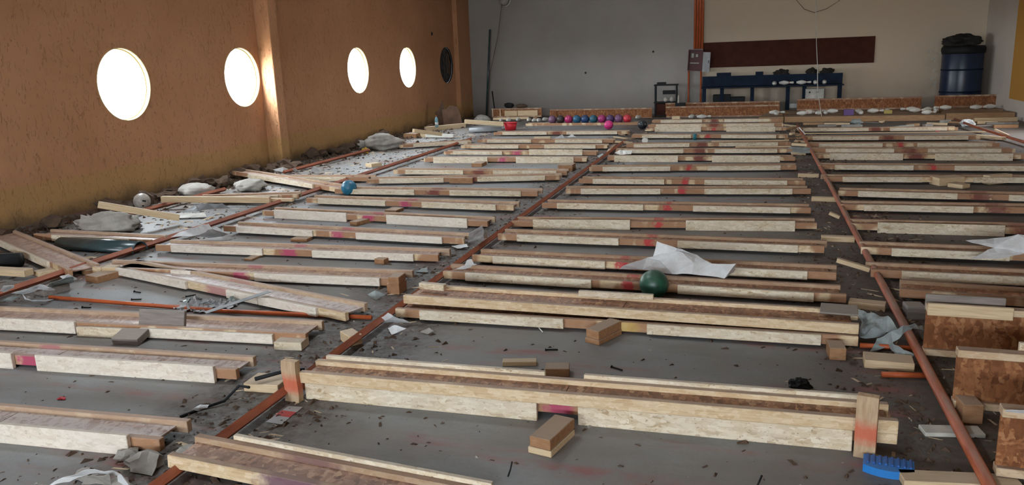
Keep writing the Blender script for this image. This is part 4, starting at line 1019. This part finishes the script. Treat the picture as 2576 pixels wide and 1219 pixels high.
crumbs(bm, 0, 2200, lambda r: (r.uniform(-8.0, -5.8), r.uniform(5, 19)), .006, .05, .4, 1.8, 8); crumbs(bm, 2, 260, lambda r: (r.uniform(-8.2, -5.8), r.uniform(6, 19)), .02, .07, .3, 3.0, 9)
crumbs(bm, 1, 1300, anyw, .004, .022, .5, 1.2, 4); crumbs(bm, 2, 900, bypipe, .008, .03, .25, 4.0, 5)
me = bpy.data.meshes.new('floor_debris'); bm.to_mesh(me); bm.free()
for k in ('rust', 'plaster', 'pine'): me.materials.append(M[k])
o = bpy.data.objects.new('floor_debris', me); C.objects.link(o)
tag(o, 'dirt crumbs, plaster bits and splinters strewn over the concrete floor', 'debris', kind='stuff')
# broken wood at the far ends of the pipes
r = random.Random(12)
for k in range(16):
    L_ = r.uniform(.2, .7); x = 1.2 + 4.0*(k+.5)/16; y = r.uniform(18.7, 20.2)
    o = MB().box(-L_/2, L_/2, -.04, .04, 0, r.uniform(.02, .07)).bevel(.004).done('wood_scrap', M[('oldpine', 'greywood', 'pine', 'plaster')[k % 4]], None, False, (x, y, .002), (0, 0, r.gauss(0, .5)))
    tag(o, 'loose wood scrap strewn on the floor before the far right platform', 'scrap', 'scraps before the platform')
for cx, y0, y1, n, lab, g in ((.85, 14.2, 19.2, 16, 'splintered wood scrap beside the far end of the right pipe', 'scraps by the right pipe'), (-2.5, 14.5, 18.6, 10, 'splintered wood scrap beside the far end of the middle pipe', 'scraps by the middle pipe')):
    for k in range(n):
        L_ = r.uniform(.15, .5); x = cx + r.gauss(0, .12); y = y0 + (y1-y0)*k/n
        o = MB().box(-L_/2, L_/2, -.03, .03, 0, r.uniform(.015, .05)).bevel(.004).done('wood_scrap', M['oldpine' if k % 3 else 'pine'], None, False, (x, y, .002 + .04*(k % 2)), (0, R(r.uniform(-6, 6)), r.uniform(0, 6)))
        tag(o, lab, 'scrap', g)

def small(key, mb, mat, name, label, cat, col=None, smooth=True, dz=0.0, rot=(0, 0, 0)):
    c = BX[key][0]; o = mb.done(name, M[mat], None, smooth, (c[0], c[1], c[2]+dz), rot)
    if col: o.color = (*col, 1)
    return tag(o, label, cat)
# red basin
t = thing('wash_basin', 'bright red plastic basin in front of the far pale plank', 'basin', BX['bucket'][0])
o = MB().lathe([(.13, 0), (.165, .185), (.16, .187), (.126, .006), (.0001, .006)], 28).done('bowl', M['paint'], t, True); o.color = (.62, .02, .035, 1)
o = MB().lathe([(.162, .178), (.182, .182), (.182, .192), (.160, .192)], 28).done('rim', M['paint'], t, True); o.color = (.62, .02, .035, 1)
# water bottle
t = thing('water_bottle', 'clear blue plastic water bottle with white label by the far wall', 'bottle', BX['bottle'][0])
o = MB().lathe([(.036, 0), (.042, .01), (.042, .2), (.03, .235), (.014, .262), (.014, .28)], 18).done('bottle_body', M['paint'], t, True); o.color = (.16, .30, .36, 1)
o = MB().lathe([(.0435, .06), (.0435, .125)], 18).done('paper_label', M['white'], t, True)
o = MB().lathe([(.017, .272), (.017, .295)], 14).done('cap', M['paint'], t, True); o.color = (.5, .08, .05, 1)
# leaning brown panels in the far left corner
def panel(outline, th, loc, rot, mat, name, label):
    m = MB(); a = [m.bm.verts.new((x, 0, z)) for x, z in outline]; c = [m.bm.verts.new((x, th, z)) for x, z in outline]
    m.bm.faces.new(a); m.bm.faces.new(c[::-1])
    for i in range(len(a)): m.bm.faces.new((a[i], c[i], c[(i+1) % len(a)], a[(i+1) % len(a)]))
    return tag(m.done(name, M[mat], None, False, loc, rot), label, 'panel')
panel([(.06, 0), (.58, 0), (.50, .38), (.42, .56), (.22, .60), (.12, .50), (.0, .50)], .02, (-7.95, 19.95, 0), (R(-14), 0, R(8)), 'leather', 'fibre_panel', 'brown fibreboard panel leaning in the far left corner')
panel([(.08, 0), (.25, 0), (.22, .4), (.16, .72), (.02, .46), (-.06, .40)], .02, (-8.12, 20.1, 0), (R(-12), 0, R(20)), 'leather', 'fibre_panel', 'dark pointed panel behind the leaning brown one')
small('greydome', MB().lump(.24, .2, .12, .2, 1.2, 5, 3), 'plaster', 'plaster_heap', 'low grey heap in the far left corner by the pole', 'heap')
small('yellow', MB().lump(.075, .05, .065, .5, 1.7, 9, 3), 'paint', 'plastic_scrap', 'yellow plastic scrap in front of the biggest sack', 'scrap', (.55, .36, .02), False)
small('tape', MB().lump(.05, .04, .035, .6, 2.0, 4, 3), 'black', 'tape_wad', 'black wad of tape behind the nearest stack', 'scrap', None, False)
small('redscrap', MB().lump(.028, .016, .008, .5, 1.7, 3, 2), 'paint', 'red_scrap', 'small red scrap on the floor at left', 'scrap', (.5, .02, .04), False)
small('cup', MB().lathe([(.03, 0), (.042, .12), (.04, .12), (.028, .006), (.0001, .006)], 18), 'paint', 'cup', 'teal plastic cup on a far joist', 'cup', (.01, .13, .15))
small('disc', MB().tube([(0, .1, .058), (0, 0, .058)], .058, 24), 'white', 'round_disc', 'round white pin bottom facing us, left of the teal cup', 'pin', None, False)
small('redbit', MB().lump(.045, .03, .035, .5, 1.6, 2, 2), 'paint', 'red_wrapper', 'small bright red wrapper on the far right planks', 'wrapper', (.6, .03, .07), False)
small('purple', MB().box(-.11, .11, 0, .1, 0, .14).bevel(.004), 'paint', 'box', 'small purple box among the far pins', 'box', (.12, .06, .20), False)
small('ybox', MB().box(-.09, .09, 0, .08, 0, .085).bevel(.004), 'paint', 'box', 'small yellow box among the far pins', 'box', (.38, .30, .08), False)
small('whitemach', MB().box(-.13, .13, 0, .16, 0, .13).bevel(.01), 'white', 'pin_fragments', 'white box-like part beside the reddish beam end', 'box', None, False)
small('wbag', MB().lump(.13, .1, .085, .5, 1.6, 6, 3), 'paper', 'crumpled_paper', 'crumpled white paper in the light patch at far right', 'paper', None, False)
small('greybag', MB().lump(.12, .09, .06, .45, 1.6, 7, 3), 'plastic', 'crumpled_bag', 'crumpled grey bag on the far planks', 'bag', None, False)
# crumpled foil heap
c = BX['plastic_a'][0]; t = thing('foil_heap', 'crumpled silvery foil heap left of the metal strip', 'foil', (c[0], c[1]+.12, 0))
for k in range(14):
    m = MB(); n = 8; r = random.Random(60+k); g = []; w_ = r.uniform(.09, .17); h_ = r.uniform(.04, .11)
    for i in range(n):
        g.append([m.bm.verts.new(((i/(n-1)-.5)*w_ + .022*r.uniform(-1, 1), (j/(n-1)-.5)*w_ + .022*r.uniform(-1, 1), max(.004, .01 + h_*r.random()*(1-abs(i/(n-1)-.5)*1.5)*(1-abs(j/(n-1)-.5)*1.2)))) for j in range(n)])
    for i in range(n-1):
        for j in range(n-1): m.bm.faces.new((g[i][j], g[i+1][j], g[i+1][j+1], g[i][j+1]))
    m.done('foil_piece', M['foil'] if k % 3 else M['plastic'], t, False, (r.uniform(-.19, .19), r.uniform(-.10, .10), 0), (0, 0, r.uniform(0, 6)))
# blue brush
c = BX['brush'][0]; t = thing('scrub_brush', 'bright blue plastic brush with ribs below the right post', 'brush', (c[0]-.02, c[1]+.02, 0), (0, 0, R(-8)))
m = MB(); n = 12; ring_ = []
for z in (0, .035):
    ring_.append([m.bm.verts.new((-.10 + .2*i/n, -.035 + .03*(1-(2*i/n-1)**2)*-1, z)) for i in range(n+1)] + [m.bm.verts.new((.1, .06, z)), m.bm.verts.new((-.1, .06, z))])
k_ = len(ring_[0])
for i in range(k_): m.bm.faces.new((ring_[0][i], ring_[0][(i+1) % k_], ring_[1][(i+1) % k_], ring_[1][i]))
m.bm.faces.new(ring_[0][::-1]); m.bm.faces.new(ring_[1])
o = m.done('body', M['paint'], t); o.color = (.02, .19, .55, 1)
for i in range(8):
    o = MB().box(-.088+.024*i, -.076+.024*i, -.02, .06, .0335, .043).bevel(.003).done('rib', M['paint'], t); o.color = (.015, .11, .38, 1)
# nails, wires and cables lying about
def wire(name, pts, r, mat, label, cat='wire', n=6):
    return tag(MB().tube(pts, r, n).done(name, M[mat], None, True), label, cat)
wire('nail', [(-.985, 3.02, .004), (-.975, 3.03, .035), (-.968, 3.035, .07)], .004, 'black', 'bent black nail standing right of the two-layer block', 'nail')
wire('nail', [(.048, 3.12, .003), (.065, 3.16, .022), (.08, 3.19, .05)], .0045, 'black', 'black bolt on the floor left of the blue brush', 'nail')
wire('cable', [(-2.62, 3.50, .075), (-2.70, 3.52, .07), (-2.73, 3.42, .02), (-2.82, 3.32, .006), (-2.86, 3.22, .006)], .008, 'black', 'frayed black cable hanging over the plank near the left post', 'cable')
wire('cable', [(-2.44, 3.78, .08), (-2.55, 3.72, .085), (-2.65, 3.6, .08)], .012, 'black', 'black cable bunch on the plank by the left post', 'cable')
wire('wire', [(-1.30, 4.86, .006), (-1.36, 4.94, .02), (-1.25, 5.06, .03), (-1.05, 5.08, .02), (-1.0, 5.0, .006)], .004, 'white', 'loop of pale wire left of the second two-layer block', 'wire')
wire('hanging_wire', [(1.33, 21, 4.7), (1.334, 21., 2.83), (1.40, 21, 1.8), (1.45, 21., 1.25), (1.47, 20.9, .7), (1.53, 20.6, .3), (1.56, 20.5, .13)], .009, 'cream', 'thin pale wire hanging from the ceiling in front of the brown panel', 'wire')
wire('hanging_wire', [(.9, 23.2, 4.7), (1.0, 23.2, 2.95), (1.2, 23.2, 2.72), (1.45, 23.2, 2.62), (1.75, 23.2, 2.70), (2.05, 23.2, 2.88), (2.2, 23.2, 4.7)], .007, 'rust', 'dark slack cable loop near the top of the back wall', 'wire')

# ------------------------------------------------------------------ along the back wall
for k, x in enumerate((-1.645, -1.575, -1.505, -1.435)):
    MBt = MB().tube([(x, YB-.05, 1.80), (x, YB-.05, ZC)], .032, 12).done('conduit', M['conduit'], None, True)
    tag(MBt, 'orange conduit running up from the red control box, %s of four' % ['leftmost', 'second from left', 'third from left', 'rightmost'][k], 'conduit', 'orange conduits')
t = thing('brown_panel', 'long brown board fixed high on the back wall', 'panel', (-1.42, YB-.03, 1.27))
MB().box(0, 4.46, 0, .028, 0, .69).done('board', M['brown'], t)
# control box with open door
t = thing('control_box', 'dark red control box with open grey door below the orange conduits', 'box', (-1.83, YB-.22, 1.21), (0, R(3), 0))
b = MB().box(0, .40, .18, .2, 0, .58).box(0, .02, 0, .18, 0, .58).box(.38, .40, 0, .18, 0, .58).box(.02, .38, 0, .18, 0, .02).box(.02, .38, 0, .18, .56, .58)
o = b.done('case', M['paint'], t); o.color = (.09, .012, .014, 1)
dr = MB().box(.41, .61, -.03, -.015, -.02, .52).done('door', M['frame'], t); MB().box(.57, .585, -.05, -.031, .22, .30).done('handle', M['black'], dr)
MB().box(.08, .15, .14, .178, .36, .48).done('switch', M['cream'], t); MB().box(.20, .26, .14, .178, .38, .46).done('switch', M['cream'], t)
MB().box(.05, .30, .15, .178, .20, .225).done('terminal_strip', M['cream'], t)
for x, lab in ((-1.80, 'thin rusty pipe under the left side of the control box'), (-1.46, 'thin red pipe under the right side of the control box')):
    pipe('wall_pipe', [(x, YB-.06, 0), (x, YB-.06, 1.2)], .026, lab, M['conduit'])
# navy trough on legs
t = thing('ball_trough', 'long navy blue trough on legs below the brown board', 'trough', (-1.38, 23.0, 0))
MB().box(0, 3.6, 0, .03, .78, 1.05).done('front_panel', M['navy'], t); MB().box(0, 3.6, .36, .4, .76, 1.0).done('back_panel', M['navy'], t)
MB().box(0, 3.6, -.45, .4, .745, .775).done('ledge', M['navy'], t)
for x in (0.0, .48, 1.28, 2.20, 2.62, 3.5):
    MB().box(x, x+.10, .02, .12, 0, .745).done('leg', M['navy'], t)
MB().box(.38, .76, 0, .1, 1.05, 1.14).done('bracket', M['navy'], t); MB().box(1.4, 1.6, 0, .1, 1.05, 1.14).done('bracket', M['navy'], t)
for k, (x, z, s_, lab) in enumerate([(.68, 1.03, .17, 'dark rag lump on the blue trough, left one'), (1.45, 1.03, .13, 'dark rag lump on the blue trough, middle one'), (1.85, 1.03, .15, 'dark rag lump at the right end of the blue trough')]):
    o = MB().lump(s_, .12, .09, .5, 1.7, 70+k, 3).done('rag_lump', M['darkrag'], None, False, (x, 23.15, z)); tag(o, lab, 'rag')
o = MB().box(-1.09, -.62, 0, .2, 0, .20).box(-.62, -.24, 0, .2, 0, .13).bevel(.01).done('dark_crate', M['black'], None, False, (0, 23.05, .35)); tag(o, 'dark low crate under the blue trough', 'crate')
o = MB().box(-1.05, -.95, .02, .12, 0, .35).box(-.4, -.3, .02, .12, 0, .35).done('crate_stand', M['black'], None, False, (0, 23.05, 0)); tag(o, 'dark stand beneath the low crate', 'stand')
t = thing('electric_box', 'white box with two round dark holes under the trough end', 'box', (1.53, 22.84, 0))
MB().box(-.22, .24, 0, .2, 0, .66).bevel(.008).done('case', M['cream'], t)
for x in (-.12, .08): MB().tube([(x, -.003, .57), (x, .01, .57)], .022, 14).done('socket', M['black'], t)
# steel rack
c = BX['rack'][0]; t = thing('steel_rack', 'black steel rack left of the control box pipes', 'rack', (c[0], c[1], 0), (0, 0, R(3)))
for x in (-.30, .28):
    for y in (0, .34): MB().box(x, x+.04, y, y+.04, 0, .86).done('post', M['black'], t)
MB().box(-.32, .34, -.01, .39, .84, .87).done('shelf', M['black'], t); MB().box(-.32, .34, -.01, .39, .36, .39).done('shelf', M['black'], t)
MB().box(-.24, .0, .05, .3, .87, .93).done('top_box', M['black'], t); MB().box(-.26, .05, .02, .3, .04, .34).done('drawer_unit', M['brown'], t)
MB().box(-.08, .26, .1, .3, .60, .70).done('crossbar', M['black'], t)
for x in (-.02, .16): tag(MB().lump(.06, .05, .08, .2, 1.2, 3, 2).done('jar', M['cream'], None, True, (c[0]+x, c[1]+.15, .392)), 'dusty pale jar standing in the steel rack', 'jar', 'jars in the steel rack')
tag(MB().lathe([(.02, 0), (.025, .01), (.022, .15), (.012, .19), (.012, .21)], 14).done('bottle', M['cream'], None, True, (-1.98, 22.5, .38)), 'thin pale bottle right of the steel rack', 'bottle')
tag(MB().box(-2.06, -1.80, 22.4, 22.6, 0, .38).done('dark_box', M['black']), 'dark box under the thin pale bottle', 'box')
# blue tank with dark cloth
t = thing('water_tank', 'tall dark blue tank in the far right corner with dark cloth on top', 'tank', (5.02, 23.05, 0))
MB().lathe([(.46, 0), (.47, .03), (.47, 1.52), (.45, 1.56), (.40, 1.58), (.0001, 1.60)], 40).done('drum', m_simple('navy_tank', (.006, .016, .045), .32, .5, 0, .35, 3), t, True)
for z in (.5, 1.05, 1.48): MB().lathe([(.470, z-.02), (.480, z), (.470, z+.02)], 40).done('hoop', M['navy'], t, True)
MB().lathe([(.48, 1.44), (.50, 1.47), (.50, 1.58), (.47, 1.63), (.0001, 1.64)], 40).done('lid', M['black'], t, True)
o = MB().lump(.40, .34, .16, .45, 1.4, 33, 4).done('dark_cloth', M['darkrag'], None, True, (4.97, 23.05, 1.63)); tag(o, 'dark cloth heaped on top of the blue tank', 'cloth')
m = MB(); r = random.Random(4)
for k in range(16):
    z = 1.62-.06*k; m.box(-.04*r.random()-.01, .03, -.01, .01, z-.05, z, Matrix.Rotation(r.uniform(-.3, .3), 4, 'Y'))
m.done('ragged_tape', M['cream'], t, False, (-.462, -.1, .0))
# thin pole, rope and lamp at left of the back wall
wire('pole', [(-7.86, 23.45, 0), (-7.66, 23.55, 2.6)], .028, 'navy', 'thin teal pole leaning on the back wall near the corner', 'pole', 10).data.materials[0] = teal
wire('rope', [(-7.24, 23.5, 3.3), (-7.4, 23.5, 2.4), (-7.7, 23.5, 1.3), (-7.82, 23.45, .1)], .008, 'rust', 'thin brown rope slanting down from the wall lamp', 'rope')
t = thing('wall_lamp', 'round grey lamp high on the back wall near the corner', 'lamp', (-7.2, YB, 3.42), (R(90), 0, 0))
MB().lathe([(.20, 0), (.20, .05), (.12, .09)], 24).done('housing', M['cream'], t, True); MB().lathe([(.17, .05), (.13, .16), (.0001, .19)], 24).done('shade', M['plaster'], t, True)
wire('iron_bar', [(-7.38, 22.9, 0), (-7.49, 23.0, .8)], .02, 'black', 'black iron bar leaning behind the far open beam', 'bar', 8)
for k, (x, w_, h_) in enumerate([(-6.84, .14, .10), (-6.46, .18, .07)]):
    o = MB().lump(w_, .08, h_, .35, 1.5, 90+k, 2).done('dark_lump', M['black'] if k == 0 else M['rust'], None, False, (x, 22.53, .32)); tag(o, ['round dark lump on top of the far open beam', 'flat brown lump on top of the far open beam'][k], 'lump')

# long slats, broken bits and small marks
for k, lab in (('S_s1', 'long thin slat at far right, nearest of the loose slats'), ('S_s2', 'long thin slat at far right, second of the loose slats'), ('S_s3', 'long thin slat at far right, farthest of the loose slats'), ('S_s4', 'thin slat lying across a far joist left of the right pipe'), ('S_s5', 'short thin slat just left of the right pipe at the far end')):
    stick('slat', k, 'pine', lab, 'slat')
for k, lab in (('S_e1', 'thick pale plank at the right edge, far back'), ('S_e2', 'brown plank at the right edge, in front of the pale far one'), ('S_e3', 'plank at the right edge beside the broken orange pipe'), ('S_e4', 'splintered slat slanting by the broken orange pipe')):
    stick('plank', k, 'pine' if k != 'S_e2' else 'block', lab)
for k, (x, y, a) in enumerate([(-4.75, 5.0, .3), (-4.55, 4.9, .5), (-4.9, 5.2, -.2), (-4.35, 5.15, .9), (-4.2, 4.55, -.1), (-5.0, 4.75, .1), (-.75, 4.35, -.5), (-1.2, 4.55, .2)]):
    tag(MB().tube([(x, y, .006), (x+.075*math.cos(a), y+.075*math.sin(a), .006)], .005, 6).tube([(x, y, .006), (x-.004*math.cos(a), y-.004*math.sin(a), .006)], .010, 8).done('nail', M['black']), 'dark loose nail lying on the bare concrete', 'nail', 'loose nails on the concrete')
for k, (p, lab) in enumerate([((WL+.004, 20.98, 2.47), 'dark hole high on the orange wall before the last round window'), ((-2.81, YB-.004, 1.77), 'small dark plug on the back wall left of the control box'), ((-4.79, YB-.004, 1.235), 'small dark hole in the middle of the back wall')]):
    ax = Vector((1, 0, 0)) if k == 0 else Vector((0, -1, 0)); p = Vector(p)
    tag(MB().tube([p-ax*.003, p+ax*.008], .045 if k == 0 else .03, 14).done('wall_hole', M['black']), lab, 'hole')
